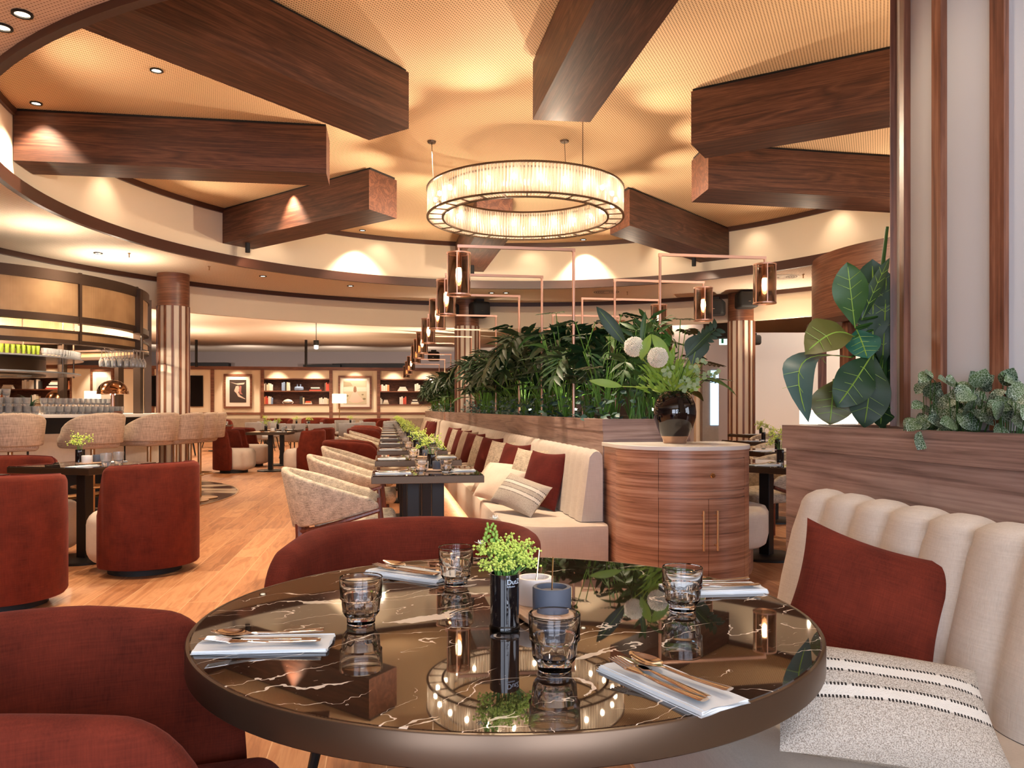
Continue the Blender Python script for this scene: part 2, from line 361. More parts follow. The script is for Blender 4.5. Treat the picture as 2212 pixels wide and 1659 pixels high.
def floor_mat():
    m, N, L, P = nt('oak_plank_floor')
    t = N.new('ShaderNodeTexCoord'); m1 = N.new('ShaderNodeMapping'); L.new(t.outputs['Object'], m1.inputs[0])
    m1.inputs['Rotation'].default_value = (0, 0, -TH+radians(90))
    b = N.new('ShaderNodeTexBrick'); L.new(m1.outputs[0], b.inputs['Vector'])
    b.inputs['Scale'].default_value = 1; b.inputs['Brick Width'].default_value = 1.5; b.inputs['Row Height'].default_value = .2
    b.inputs['Mortar Size'].default_value = .0022; b.offset = .37
    b.inputs['Color1'].default_value = (0,0,0,1); b.inputs['Color2'].default_value = (1,1,1,1); b.inputs['Mortar'].default_value = (.5,.5,.5,1)
    m2 = N.new('ShaderNodeMapping'); L.new(m1.outputs[0], m2.inputs[0]); m2.inputs['Scale'].default_value = (1.0, 9, 9)
    sh = N.new('ShaderNodeVectorMath'); sh.operation = 'ADD'; L.new(m2.outputs[0], sh.inputs[0])
    s2 = N.new('ShaderNodeVectorMath'); s2.operation = 'SCALE'; L.new(b.outputs['Color'], s2.inputs[0]); s2.inputs['Scale'].default_value = 37
    L.new(s2.outputs[0], sh.inputs[1])
    n1 = noise(N, L, sh.outputs[0], 1.1, 4, .6, 1.2)
    band = math_(N, L, 'FRACT', math_(N, L, 'MULTIPLY', n1.outputs[0], 4.0))
    tri = math_(N, L, 'ABSOLUTE', math_(N, L, 'SUBTRACT', math_(N, L, 'MULTIPLY', band, 2.0), 1.0))
    sc = N.new('ShaderNodeSeparateColor'); L.new(b.outputs['Color'], sc.inputs[0])
    f = math_(N, L, 'ADD', math_(N, L, 'ADD', math_(N, L, 'MULTIPLY', tri, .3), math_(N, L, 'MULTIPLY', sc.outputs[0], .3)), math_(N, L, 'MULTIPLY', n1.outputs[0], .35))
    r = ramp(N, L, f, [(.15, (.25,.092,.036)), (.5, (.43,.185,.078)), (.85, (.58,.30,.145))])
    c = mixc(N, L, b.outputs['Fac'], r.outputs[0], (.66,.40,.22))
    L.new(c, P.inputs['Base Color']); P.inputs['Roughness'].default_value = .42
    return m
M['floor'] = floor_mat()
def marble():
    m, N, L, P = nt('black_veined_marble'); mp = tc(N, L, (1,1,1), (0,0,radians(-32)))
    ds = noise(N, L, mp.outputs[0], 3.0, 5, .6)
    vm = N.new('ShaderNodeVectorMath'); vm.operation = 'SCALE'; L.new(ds.outputs['Color'], vm.inputs[0]); vm.inputs['Scale'].default_value = .28
    va = N.new('ShaderNodeVectorMath'); va.operation = 'ADD'; L.new(mp.outputs[0], va.inputs[0]); L.new(vm.outputs[0], va.inputs[1])
    st = N.new('ShaderNodeMapping'); L.new(va.outputs[0], st.inputs[0]); st.inputs['Scale'].default_value = (2.6, 8.5, 1)
    n1 = noise(N, L, st.outputs[0], 1.25, 1, .4)
    a = math_(N, L, 'ABSOLUTE', math_(N, L, 'SUBTRACT', n1.outputs[0], .5))
    gate = noise(N, L, mp.outputs[0], 6.0, 3, .6)
    thr = math_(N, L, 'MULTIPLY', math_(N, L, 'MAXIMUM', math_(N, L, 'SUBTRACT', gate.outputs[0], .43), 0), .055)
    v1 = math_(N, L, 'LESS_THAN', a, thr)
    fl = noise(N, L, st.outputs[0], 26, 2, .6); v2 = math_(N, L, 'GREATER_THAN', math_(N, L, 'ADD', fl.outputs[0], math_(N, L, 'MULTIPLY', gate.outputs[0], .35)), .92)
    v = math_(N, L, 'MAXIMUM', v1, math_(N, L, 'MULTIPLY', v2, .7))
    L.new(mixc(N, L, v, (.022,.012,.008), (.80,.70,.58)), P.inputs['Base Color'])
    P.inputs['Roughness'].default_value = .02; P.inputs['IOR'].default_value = 1.9
    return m
M['marble'] = marble()
def smoked():
    m, N, L, P = nt('smoked_glass'); N.remove(P); o = N['Material Output'] if 'Material Output' in N else N.new('ShaderNodeOutputMaterial')
    tr = N.new('ShaderNodeBsdfTransparent'); tr.inputs[0].default_value = (.34,.24,.185,1)
    g = N.new('ShaderNodeBsdfGlossy'); g.inputs['Roughness'].default_value = .06; g.inputs[0].default_value = (.9,.8,.7,1)
    mx = N.new('ShaderNodeMixShader'); lw = N.new('ShaderNodeLayerWeight'); lw.inputs[0].default_value = .35
    L.new(math_(N, L, 'ADD', math_(N, L, 'MULTIPLY', lw.outputs[1], .6), .10), mx.inputs[0])
    L.new(tr.outputs[0], mx.inputs[1]); L.new(g.outputs[0], mx.inputs[2]); L.new(mx.outputs[0], o.inputs[0]); return m
M['smoke'] = smoked()
def rods():
    m, N, L, P = nt('ribbed_glass_rods'); N.remove(P); o = N['Material Output']
    tr = N.new('ShaderNodeBsdfTransparent'); tr.inputs[0].default_value = (1,.97,.93,1)
    tl = N.new('ShaderNodeBsdfTranslucent'); tl.inputs[0].default_value = (1,.9,.78,1)
    g = N.new('ShaderNodeBsdfGlossy'); g.inputs['Roughness'].default_value = .15
    df = N.new('ShaderNodeBsdfDiffuse'); df.inputs[0].default_value = (.95,.86,.76,1)
    a = N.new('ShaderNodeMixShader'); a.inputs[0].default_value = .45; L.new(tl.outputs[0], a.inputs[1]); L.new(df.outputs[0], a.inputs[2])
    b = N.new('ShaderNodeMixShader'); b.inputs[0].default_value = .62; L.new(tr.outputs[0], b.inputs[1]); L.new(a.outputs[0], b.inputs[2])
    t = N.new('ShaderNodeTexCoord'); sx = N.new('ShaderNodeSeparateXYZ'); L.new(t.outputs['Object'], sx.inputs[0])
    an = math_(N, L, 'ARCTAN2', sx.outputs[1], sx.outputs[0]); w = math_(N, L, 'SINE', math_(N, L, 'MULTIPLY', an, 190))
    w2 = noise(N, L, tc(N, L, (60,60,3)).outputs[0], 1, 1)
    L.new(math_(N, L, 'ADD', math_(N, L, 'ADD', math_(N, L, 'MULTIPLY', w, .22), .18), math_(N, L, 'MULTIPLY', w2.outputs[0], .5)), b.inputs[0])
    c = N.new('ShaderNodeMixShader'); c.inputs[0].default_value = .12; L.new(b.outputs[0], c.inputs[1]); L.new(g.outputs[0], c.inputs[2])
    L.new(c.outputs[0], o.inputs[0]); return m
M['rods'] = rods()
def slatpanel(name, c, c2, sp):   # fine vertical ribs, by angle around the bar
    m, N, L, P = nt(name); t = N.new('ShaderNodeTexCoord'); sx = N.new('ShaderNodeSeparateXYZ'); L.new(t.outputs['Object'], sx.inputs[0])
    an = math_(N, L, 'ARCTAN2', sx.outputs[1], sx.outputs[0])
    w = math_(N, L, 'SINE', math_(N, L, 'MULTIPLY', an, sp))
    n = noise(N, L, t.outputs['Object'], 2.2, 3)
    f = math_(N, L, 'ADD', math_(N, L, 'MULTIPLY', w, .13), n.outputs[0])
    r = ramp(N, L, f, [(.3, c), (.7, c2)]); L.new(r.outputs[0], P.inputs['Base Color'])
    P.inputs['Roughness'].default_value = .4; P.inputs['Metallic'].default_value = .35; return m
M['amber'] = slatpanel('amber_reeded_panel', (.36,.20,.08), (.66,.42,.21), 1000)
# ================================================================ the setting
def struct(mb, name, m, smooth=True, **k): return tag(mb.build(name, m, None, smooth, **k), kind='structure')
X0, X1, Y0, Y1 = -21.0, 15.0, -4.0, 34.5
b = MB(); b.add([(X0,Y0,0),(X1,Y0,0),(X1,Y1,0),(X0,Y1,0)], [(0,1,2,3)]); struct(b, 'floor', M['floor'])
# upper round ceiling, recess wall, lower ring ceiling, fascia, outer ceiling
N_ = 128
b = MB(); b.lathe([(0.001,ZU),(RR+.04,ZU)], (0,0,0), N_); o = struct(b, 'ceiling', M['perf'], loc=(CX,CY,0))
b = MB(); b.lathe([(RR,ZL+.02),(RR,ZU),(RR+.06,ZU),(RR+.06,ZL+.02)], (0,0,0), N_, close=True); struct(b, 'wall_recess', M['creamw'], loc=(CX,CY,0))
b = MB(); b.lathe([(RR-.035,ZU-.075),(RR,ZU-.075),(RR,ZU-.002),(RR-.035,ZU-.002)], (0,0,0), N_, close=True); struct(b, 'trim_1', M['trim'], loc=(CX,CY,0))
b = MB(); b.lathe([(RR-.05,ZL-.05),(RR+.01,ZL-.05),(RR+.01,ZL+.09),(RR-.05,ZL+.09)], (0,0,0), N_, close=True); struct(b, 'trim_2', M['trim'], loc=(CX,CY,0))
R2 = 7.4
b = MB(); b.lathe([(RR,ZL),(R2,ZL),(R2,ZL+.05),(RR,ZL+.05)], (0,0,0), N_, close=True); struct(b, 'ceiling_ring', M['perf2'], loc=(CX,CY,0))
b = MB(); b.lathe([(R2-.06,ZL-.075),(R2,ZL-.075),(R2,ZL-.001),(R2-.06,ZL-.001)], (0,0,0), N_, close=True); struct(b, 'trim_3', M['trim'], loc=(CX,CY,0))
b = MB(); b.lathe([(R2,2.85),(R2+.06,2.85),(R2+.06,3.72),(R2,3.72)], (0,0,0), N_, close=True); struct(b, 'wall_fascia', M['creamw'], loc=(CX,CY,0))
b = MB(); vs = []; fs = []
nn = 64
for i in range(nn):
    t = 2*pi*i/nn; vs.append((CX+R2*cos(t), CY+R2*sin(t), 3.7))
for i in range(nn):
    t = 2*pi*i/nn; dx, dy = cos(t), sin(t)
    k = min([(X1-CX)/dx if dx > 1e-6 else 1e9, (X0-CX)/dx if dx < -1e-6 else 1e9, (Y1-CY)/dy if dy > 1e-6 else 1e9, (Y0-CY)/dy if dy < -1e-6 else 1e9])
    vs.append((CX+k*dx, CY+k*dy, 3.7))
fs = [(i,(i+1)%nn,nn+(i+1)%nn,nn+i) for i in range(nn)]
for cx_, cy_ in ((X0,Y0),(X1,Y0),(X1,Y1),(X0,Y1)):
    j = min(range(nn), key=lambda i: (atan2(cy_-CY,cx_-CX)-2*pi*i/nn) % (2*pi)); vs.append((cx_,cy_,3.7)); fs.append((nn+j, nn+(j+1)%nn, len(vs)-1))
b.add(vs, fs); struct(b, 'ceiling_outer', M['cream'], False)
# room walls
def wallbox(name, x0, y0, x1, y1, z0, z1, m):
    b = MB(); b.box(((x0+x1)/2,(y0+y1)/2,(z0+z1)/2), (abs(x1-x0),abs(y1-y0),z1-z0)); return struct(b, name, m, False)
wallbox('wall_left', X0-.15, Y0, X0, Y1, 0, 3.8, M['creamw'])
wallbox('wall_right', X1, Y0, X1+.15, Y1, 0, 3.8, M['greyw'])
wallbox('wall_back', X0, Y1, X1, Y1+.15, 0, 3.8, M['darkw'])
b = MB()
for x0, x1, z0, z1 in ((X0,X1,2.95,3.8),(X0,-3.2,0,2.95),(6.0,X1,0,2.95),(-3.2,6.0,0,.55)):
    b.box(((x0+x1)/2, Y0-.08, (z0+z1)/2), (x1-x0, .15, z1-z0))
struct(b, 'wall_behind', M['creamw'], False)
for k, x in enumerate((-1.8, 1.6, 4.6)):
    b = MB(); w = 1.45 if k < 2 else 1.35
    for sx in (-1, 1): b.box((x+sx*w, Y0-.05, 1.75), (.07,.07,2.4))
    b.box((x,Y0-.05,2.93),(2*w,.07,.06)); b.box((x,Y0-.05,.58),(2*w,.07,.06)); b.box((x,Y0-.05,1.75),(.05,.06,2.3))
    struct(b, 'window_%d' % (k+1), M['blackm'], False)
# ---------------------------------------------------------------- far partition with panels
W0 = Vector((-7.5, 29.5, 0))
def WP(px):
    k = (px-1106)/F; D = (W0.y - W0.x*V2[1]/V2[0])/(1-V2[1]/V2[0]*k); return Vector((k*D, D, 0))
def WZ(px, py): return EYE+(HY-py)/F*WP(px).y
def ws(px): return (WP(px)-W0).dot(Vector((V2[0],V2[1],0)))        # distance along the partition
part = bpy.data.objects.new('wall_partition', None)
def wbox(b, s0, s1, z0, z1, d0, d1):                                 # d: distance towards the room
    c = W0+Vector((V2[0],V2[1],0))*((s0+s1)/2)-Vector((U2[0],U2[1],0))*((d0+d1)/2)
    b.box((c.x,c.y,(z0+z1)/2), (abs(s1-s0), abs(d1-d0), z1-z0), TH)
PTOP = 2.66
shelfbays = [(ws(568), ws(714), 2.33, 1.37), (ws(818), ws(962), 2.33, 1.37), (ws(-60), ws(153), 2.36, 1.40)]
sL, sR = ws(-120), ws(1010)
b = MB(); cur = sL
bays = sorted(shelfbays)
for s0, s1, zt, zb in bays:
    wbox(b, cur, s0, 0, PTOP, -.05, 0.0); wbox(b, s0, s1, zt, PTOP, -.05, 0.0); wbox(b, s0, s1, 0, zb, -.05, 0.0); cur = s1
wbox(b, cur, sR, 0, PTOP, -.05, 0)
struct(b, 'wall_partition', M['creamw'], False)
b = MB(); wbox(b, sL, sR, PTOP-.02, PTOP+.10, -.5, .05)
for px in (250, 330, 459, 567, 715, 818, 975): s = ws(px); wbox(b, s-.06, s+.06, 0, PTOP, .0, .05)
wbox(b, sL, sR, .98, 1.06, 0, .04); wbox(b, sL, sR, .12, .2, 0, .04)
struct(b, 'trim_4', M['walx'], False)
b = MB(); wbox(b, ws(870), sR, .42, .5, 0, .06); struct(b, 'trim_5', M['walx'], False)
wallbox('wall_duct', -9, 33.9, -7.4, 34.4, 2.75, 3.1, M['blackm'])
b = MB(); b.box((-6.2, 34.3, 2.94), (3.2,.3,.42)); struct(b, 'trim_6', M['blackm'], False)
b = MB(); b.box((-13.6, 34.3, 2.98), (2.6,.3,.42)); struct(b, 'trim_7', M['blackm'], False)
# right side: pale wall, dark strip with lit pane
b = MB(); p = at(1617, 884, 19.0); q = at(1800, 884, 19.0)
b.box(((p.x+9.6)/2, 19.1, 1.5), (9.6-p.x, .2, 3.06)); struct(b, 'wall_pale', M['greyw'], False)
b = MB(); b.box((p.x-.9, 19.3, 1.85), (1.8, .2, 3.7)); struct(b, 'wall_dark', M['darkw'], False)
b = MB(); b.box((p.x-.03, 18.97, 1.35), (.03, .03, 2.0)); tag(b.build('light_strip', M['glow']), 'thin vertical lit strip at edge of the pale far wall', 'light')
# ---------------------------------------------------------------- beams
DZB = 2.45; ZB = EYE+DZB
def BP(px, py): D = DZB*F/(HY-py); return Vector(((px-1106)/F*D, D))
beams = [
 ('walnut box beam at far left, its side lit by a wall spot', BP(705,375), BP(712,402), Vector((-4.95,7.74))-Vector((-1.93,8.18))),
 ('big walnut box beam running out of the top left of the ceiling', BP(883,278), BP(797,303), BP(285,20)-BP(883,278)),
 ('short walnut box beam below and behind the left one', BP(797,452), BP(857,472), BP(487,524)-BP(797,452)),
 ('walnut box beam straight behind the ring chandelier', Vector((.01,11.0)), Vector((-.49,10.95)), Vector((-.37,2.17))),
 ('walnut box beam right of the ring chandelier, its end lit', BP(1360,487), BP(1318,507), BP(1541,548)-BP(1360,487)),
 ('dark walnut box beam at upper right, over the other right beam', BP(1493,312), BP(1523,342), BP(1925,235)-BP(1493,312)),
 ('walnut box beam at right with a light end, under the dark one', BP(1530,408), BP(1494,437), BP(1925,430)-BP(1530,408)),
 ('walnut box beam overhead at top centre, pointing at the chandelier', BP(1151,259), BP(1275,264), BP(1286,0)-BP(1151,259)),
]
for k, (lab, a, c, d) in enumerate(beams):
    d = d.normalized(); cen = Vector((CX,CY))
    def hit(p):
        w = p-cen; bq = w.dot(d); return -bq+sqrt(max(bq*bq-(w.dot(w)-(RR-.01)**2), 0))
    e1 = a+d*hit(a); e2 = c+d*hit(c); org = (a+c)/2; rz = atan2(d.y, d.x)
    poly = [a, e1, e2, c]; R = Matrix.Rotation(-rz, 2)
    loc = [R @ (q-org) for q in poly]
    ar = sum(loc[i].x*loc[(i+1)%4].y-loc[(i+1)%4].x*loc[i].y for i in range(4))
    if ar < 0: loc.reverse()
    mb = MB(); mb.prism([(q.x,q.y) for q in loc], 0, ZU-.03-ZB)
    t = thing('ceiling_beam', lab, 'beam', (org.x, org.y, ZB), rz, 'walnut beams in the round ceiling')
    mb.build('beam_casing', M['beam'], t, False)
    mb = MB(); cc = sum((q for q in loc), Vector((0,0)))/4
    mb.prism([((q.x-cc.x)*.995+cc.x, (q.y-cc.y)*.9+cc.y) for q in loc], ZU-.03-ZB, ZU-ZB); mb.build('shadow_gap', M['blackm'], t, False)
# small black spotlights clamped under beam ends, washing the recess wall
def spot_fix(x, y, z, lab, tgt, e=16):
    t = thing('spotlight', lab, 'spotlight', (x,y,z), 0, 'black ceiling spotlights')
    mb = MB(); mb.lathe([(.035,-.14),(.035,0)], (0,0,0), 12); mb.build('can', M['blackm'], t)
    mb = MB(); mb.lathe([(.012,0),(.012,.03)], (0,0,0), 8); mb.build('stem', M['blackm'], t)
    lamp('SPOT', (x,y,z-.16), e, WARM2, 'spot_beam', .03, rot=aim((x,y,z-.16), tgt), spot=75)
p = at(535, 532, 11.6); spot_fix(p.x, p.y, ZB, 'black spotlight under the outer end of the short left beam', (-4.1, 12.4, 3.0), 9)
p = at(1499, 562, 12.7); spot_fix(p.x, p.y, ZB, 'black spotlight under the beam right of the chandelier', (3.3,13.2,3.0), 9)
p = at(1020, 575, 13.4); spot_fix(p.x, p.y, ZB, 'black spotlight under the beam behind the chandelier', (-.5,14.2,3.0), 9)
# wall washers hidden above the lip, lighting the recess wall in scallops
for ang, e in ((198, 30), (172, 38), (140, 30), (118, 26), (88, 26), (62, 34), (44, 26), (28, 38), (12, 26), (-8, 20), (-40, 20), (220, 20), (250,20), (290,20)):
    a = radians(ang); r = RR-.35; x, y = CX+r*cos(a), CY+r*sin(a)
    lamp('SPOT', (x,y,ZU-.06), e*.16, WARM2, 'wall_washer', .04, rot=aim((x,y,ZU-.06), (CX+(RR+.12)*cos(a), CY+(RR+.12)*sin(a), ZL+.1)), spot=95, blend=1.0)
# ---------------------------------------------------------------- recessed downlights
def downlight(x, y, z, lab, r=.05, e=0, spot=95):
    t = thing('downlight', lab, 'downlight', (x,y,z), 0, 'recessed ceiling downlights')
    mb = MB(); mb.lathe([(r*.72,-.002),(r*.72,-.012),(r,-.012),(r,-.002)], (0,0,0), 20, close=True); mb.build('ring', M['black'], t)
    mb = MB(); mb.lathe([(.001,-.004),(r*.72,-.004)], (0,0,0), 16); mb.build('lens', M['down'], t)
    if e: lamp('SPOT', (x,y,z-.03), e, WARM2, 'downlight_or_fill_beam', .05, rot=(0,0,0), spot=spot, blend=.5)
def dpx(px, py, z): D = (z-EYE)*F/(HY-py); return (px-1106)/F*D, D
for px, py, z, lab, e, r in ((48,28,ZL,'round downlight in low ceiling at the top left corner',60,.055),(5,57,ZL,'round downlight at the left edge of the low ceiling',60,.055),
    (338,151,ZU,'recessed downlight between the two left beams',140,.055),(78,222,ZU,'recessed downlight beside the round wall at left',90,.055),
    (212,546,ZL,'small downlight in low ceiling over the bar canopy',60,.06),(568,596,ZL,'small downlight in the far low ceiling, left of centre',70,.06),
    (757,617,ZL,'small downlight in the far low ceiling right of the others',80,.06),(783,497,ZU,'recessed downlight above the short left beam',110,.055),
    (1260,517,ZU,'recessed downlight right of the chandelier rim',110,.055),(1062,632,ZL,'first of two small downlights behind the pendant lamps',60,.06),(1093,632,ZL,'second of two small downlights behind the pendant lamps',60,.06)):
    x, y = dpx(px, py, z); downlight(x, y, z, lab, r, e)
# downlights of the near ceiling, above and behind the camera
for x, y, z, e in ((-1.2, 3.0, ZL, 60), (.7, 2.4, ZL, 35), (-2.9, 3.1, ZL, 80), (-2.3, 6.2, ZU, 150), (-.6, 5.2, ZU, 120), (-1.0, 8.6, ZU, 130), (2.6, 7.8, ZU, 120), (-3.0, 10.5, ZU, 150), (1.5, 12.2, ZU, 100), (-1.1, 12.0, ZU, 120)):
    lamp('SPOT', (x,y,z-.02), e, WARM2, 'downlight_or_fill_beam', .06, spot=85, blend=.5)
for x, y, e in ((-6.5,17.5,260),(-3.2,18,260),(-9.5,16.5,200),(-5,22,300),(-1.5,22,260),(-8.5,22,260),(-2.6,27,260),(-7,27,260),(-12,26,240),(-14,20,200),(4,19,120),(6.2,15,200),(7.5,10,160),(3.5,23,160),(9,18,160)):
    lamp('SPOT', (x,y,3.68), e*.8, WARM2, 'downlight_or_fill_beam', .05, spot=140, blend=.8)
# the wall lamps over pictures and shelves of the far partition
for px in (110, 215, 513, 600, 680, 767, 850, 920):
    w = WP(px); q = w-Vector((U2[0],U2[1],0))*.7
    lamp('SPOT', (q.x,q.y,3.1), 75, WARM2, 'picture_light', .05, rot=aim((q.x,q.y,3.1), (w.x,w.y,1.6)), spot=60, blend=.6)
# bright ceiling spot far away
p = at(683, 750, 23.0); t = thing('ceiling_spot', 'bright glaring round spot lamp hanging at the far ceiling', 'spotlight', (p.x,p.y,p.z))
mb = MB(); mb.ico((0,0,0), .07); mb.build('lens', emis('glaring_bulb', (1,.85,.6), 60), t)
mb = MB(); mb.lathe([(.08,.05),(.08,.2),(.01,.2),(.01,3.7-p.z)], (0,0,0), 12); mb.build('housing', M['blackm'], t)
for px, lab in ((661, 'black pole rising from the far partition to the ceiling'), (424, 'black pole right of the left fluted column, behind it')):
    q = at(px, 884, 28.6); mb = MB(); mb.cyl((0,0,0), .05, 3.7-2.72, 8); tag(mb.build('ceiling_pole', M['blackm'], loc=(q.x, q.y, 2.72)), lab, 'pole')
# air diffusers and sprinklers
for px, py, lab in ((1310,630,'round slotted air vent in the low ceiling behind the copper lamps'),(1690,598,'round air vent in the low ceiling right of the copper lamp')):
    x, y = dpx(px, py, ZL); t = thing('air_vent', lab, 'air vent', (x,y,ZL-.004), 0, 'round ceiling vents')
    mb = MB(); mb.lathe([(.001,0),(.27,0)], (0,0,0), 28); mb.build('plate', M['cream'], t)
    mb = MB()
    for r in (.06,.10,.14,.18,.22): mb.lathe([(r,-.006),(r+.018,-.006)], (0,0,0), 28)
    mb.build('slots', M['trim'], t)
for px, py in ((279,547),(1355,630),(1735,593),(452,575)):
    x, y = dpx(px, py, ZL); t = thing('sprinkler', 'tiny sprinkler head hanging from the low ceiling', 'sprinkler', (x,y,ZL), 0, 'ceiling sprinklers')
    mb = MB(); mb.lathe([(.02,-.001),(.02,-.01),(.008,-.01),(.008,-.06),(.022,-.062),(.001,-.066)], (0,0,0), 10); mb.build('sprinkler_head', M['brassd'], t)
# ---------------------------------------------------------------- chandelier
CHX, CHY, CHZ = .15, 8.9, 3.325
t = thing('ring_chandelier', 'large lit ring chandelier of glass rods hung on thin cables', 'chandelier', (CHX,CHY,CHZ))
def ribring(R, h, z0, n, amp, name):
    mb = MB(); m = n*4; vs = []
    for z in (z0, z0+h):
        for i in range(m):
            a = 2*pi*i/m; r = R+amp*abs(sin(pi*i/4)); vs.append((r*cos(a), r*sin(a), z))
    mb.add(vs, [(i,(i+1)%m,m+(i+1)%m,m+i) for i in range(m)]); return mb.build(name, M['rods'], t, True, 25)
ribring(1.09, .29, .015, 190, .014, 'outer_rod_screen'); ribring(.93, .29, .015, 160, .014, 'inner_rod_screen')
def ringtube(r, z, w, h, name, m):
    mb = MB(); mb.lathe([(r-w,z),(r+w,z),(r+w,z+h),(r-w,z+h)], (0,0,0), 96, close=True); return mb.build(name, m, t)
ringtube(1.10, .305, .012, .02, 'top_ring', M['bronze']); ringtube(.93, .305, .010, .02, 'top_ring', M['bronze'])
ringtube(1.10, 0, .012, .015, 'bottom_ring', M['bronze']); ringtube(.93, 0, .012, .015, 'bottom_ring', M['bronze'])
for i in range(28):
    a = 2*pi*i/28; mb = MB(); mb.box((1.015*cos(a),1.015*sin(a),.007),(.16,.009,.012), a); mb.build('spoke', M['bronze'], t)
mb = MB(); mb.lathe([(.945,.02),(1.075,.02)], (0,0,0), 64); mb.build('diffuser', M['rods'], t)
for i in range(24):
    a = 2*pi*(i+.5)/24; mb = MB(); mb.ico((1.01*cos(a),1.01*sin(a),.19), .024, 1.3); mb.build('bulb', M['bulb'], t)
for (px, py) in ((933,300),(1222,285),(1258,265)):
    pass
for (x0, y0, x, y) in ((-.99,-.50,-1.04,-.18), (.385,-1.03,.43,-.20), (.566,-.94,.566,-.94)):
    mb = MB(); mb.tube([(x0,y0,.31),(x,y,ZU-CHZ)], .004, 6); cb = mb.build('cable', M['bronze'], t)
    mb = MB(); mb.lathe([(.045,ZU-CHZ-.02),(.05,ZU-CHZ-.001)], (x,y,0), 16); mb.build('canopy', M['bronze'], cb)
# ---------------------------------------------------------------- fluted columns
def column(x, y, lab, *a, **k):
    return _column(x, y, lab, *a, **k)
def _column(x, y, lab, r=.235, ztop=ZL, n=13, capz=2.85, capr=None, slw=.30, base=0.0, m=None):
    t = thing('fluted_column', lab, 'column', (x,y,base), 0, None, 'structure')
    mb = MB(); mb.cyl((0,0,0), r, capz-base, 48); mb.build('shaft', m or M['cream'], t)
    w = 2*pi*r/n*slw
    mb = MB()
    for i in range(n):
        a = 2*pi*(i+.5)/n; mb.box(((r+.006)*cos(a),(r+.006)*sin(a),(capz-base)/2),(.03,w,capz-base), a)
    mb.build('wood_fillets', M['walz'], t, False)
    mb = MB(); c = capr or r+.012; mb.lathe([(c,capz-base),(c,ztop-base)], (0,0,0), 48); mb.build('wood_cap', M['walx'], t)
    return t
column(-5.53, 12.85, 'fluted cream and walnut column beside the bar', .235, ZL)
column(-.91, 15.9, 'fluted column behind the left pendant lamps', .23, ZL, base=1.117)
column(4.37, 15.0, 'fluted column right of the copper lamps with speakers', .235, ZL)
b = MB(); q = at(1512, 884, 17.5)
t = thing('striped_pilaster', 'narrow cream and walnut striped post left of the lit pane', 'post', (q.x,q.y,0), 0)
mb = MB(); mb.box((0,0,1.2),(.22,.2,2.4)); mb.build('post', M['cream'], t, False)
mb = MB(); mb.box((.015,-.11,1.2),(.06,.03,2.4)); mb.build('wood_fillet', M['walz'], t, False)
# speakers on the columns
def speaker(p, rz, lab, s=1.0):
    t = thing('wall_speaker', lab, 'speaker', p, rz, 'black column speakers')
    mb = MB(); mb.rbox((0,0,0),(.26*s,.3*s,.22*s),.05); mb.build('housing', M['blackm'], t)
    mb = MB(); mb.box((0,0,.13*s),(.12*s,.1*s,.05*s)); mb.build('bracket', M['black'], t)
    mb = MB(); mb.box((0,-.152*s,-.03*s),(.03*s,.004,.008)); mb.build('badge', M['steel'], t)
speaker((-.65,15.6,3.15), .35, 'black speaker right of the column cap behind the pendant lamps', 1.35)
speaker((-1.22,15.55,3.15), -.3, 'black speaker half hidden by the pendant lamp', 1.1)
speaker((4.35,14.6,3.2), 0, 'black speaker on the front of the right column cap', 1.35)
speaker((3.85,14.9,3.1), -.4, 'black speaker left of the right column cap', 1.3)
speaker((4.78,15.6,2.55), .5, 'small black speaker right of the right fluted column', .9)
q = at(937, 770, 30); speaker((q.x,q.y,q.z), 0, 'black speaker hanging far off beneath the ceiling', 1.6)
q = at(1548, 706, 17); mb = MB(); mb.box((0,0,0),(.5,.3,.5)); mb.cyl((0,0,.2), .02, 3.69-q.z-.2, 8); tag(mb.build('projector_box', M['blackm'], loc=(q.x,q.y,q.z)), 'black box hung left of the right column below the speakers', 'box')
# exit sign and lit pane
q = at(1562, 735, 17.4); t = thing('exit_sign', 'small lit green and white escape sign left of the right column', 'sign', (q.x,q.y,q.z))
mb = MB(); mb.cyl((0,0,.1), .012, 3.69-q.z-.1, 8); mb.build('hanging_rod', M['blackm'], t)
mb = MB(); mb.box((0,0,0),(.16,.04,.2)); mb.build('sign_box', emis('exit_sign_glow', (.6,1,.85), 1.4), t)
mb = MB(); mb.box((-.02,-.022,-.02),(.05,.004,.1)); mb.build('sign_symbol', mat('sign_green', (.02,.35,.2), .6), t)
q = at(1541, 855, 16.6); t = thing('display_case', 'tall grey unit with a bluish lit pane beside the column', 'display', (q.x,q.y,0))
mb = MB(); mb.box((-.06,.1,1.0),(.34,.2,2.25)); mb.build('case', M['greyf'], t, False)
mb = MB(); mb.box((.02,-.01,1.42),(.17,.02,1.15)); mb.build('lit_pane', M['screen'], t, False)
# wooden drum kiosk on the right
t = thing('wooden_kiosk', 'round walnut kiosk hood behind the fig plant', 'kiosk', (6.35,11.2,0), 0, None)
mb = MB(); mb.lathe([(1.95,2.42),(1.95,3.37)], (0,0,0), 64); mb.build('hood', M['walx'], t)
mb = MB(); mb.lathe([(1.7,2.36),(2.02,2.36),(2.02,2.44),(1.7,2.44)], (0,0,0), 64, close=True); mb.build('lower_rim', M['trim'], t)
mb = MB()
for i in range(10):
    a = 2*pi*i/10+.25; mb.box((1.8*cos(a),1.8*sin(a),1.2),(.12,.12,2.4), a)
mb.build('posts', M['walz'], t, False)
mb = MB(); mb.lathe([(1.6,0),(1.6,.95)], (0,0,0), 48); mb.build('counter', M['walx'], t)
mb = MB(); mb.lathe([(.8,0),(.8,2.4)], (0,0,0), 32); mb.build('core', M['cab'], t)
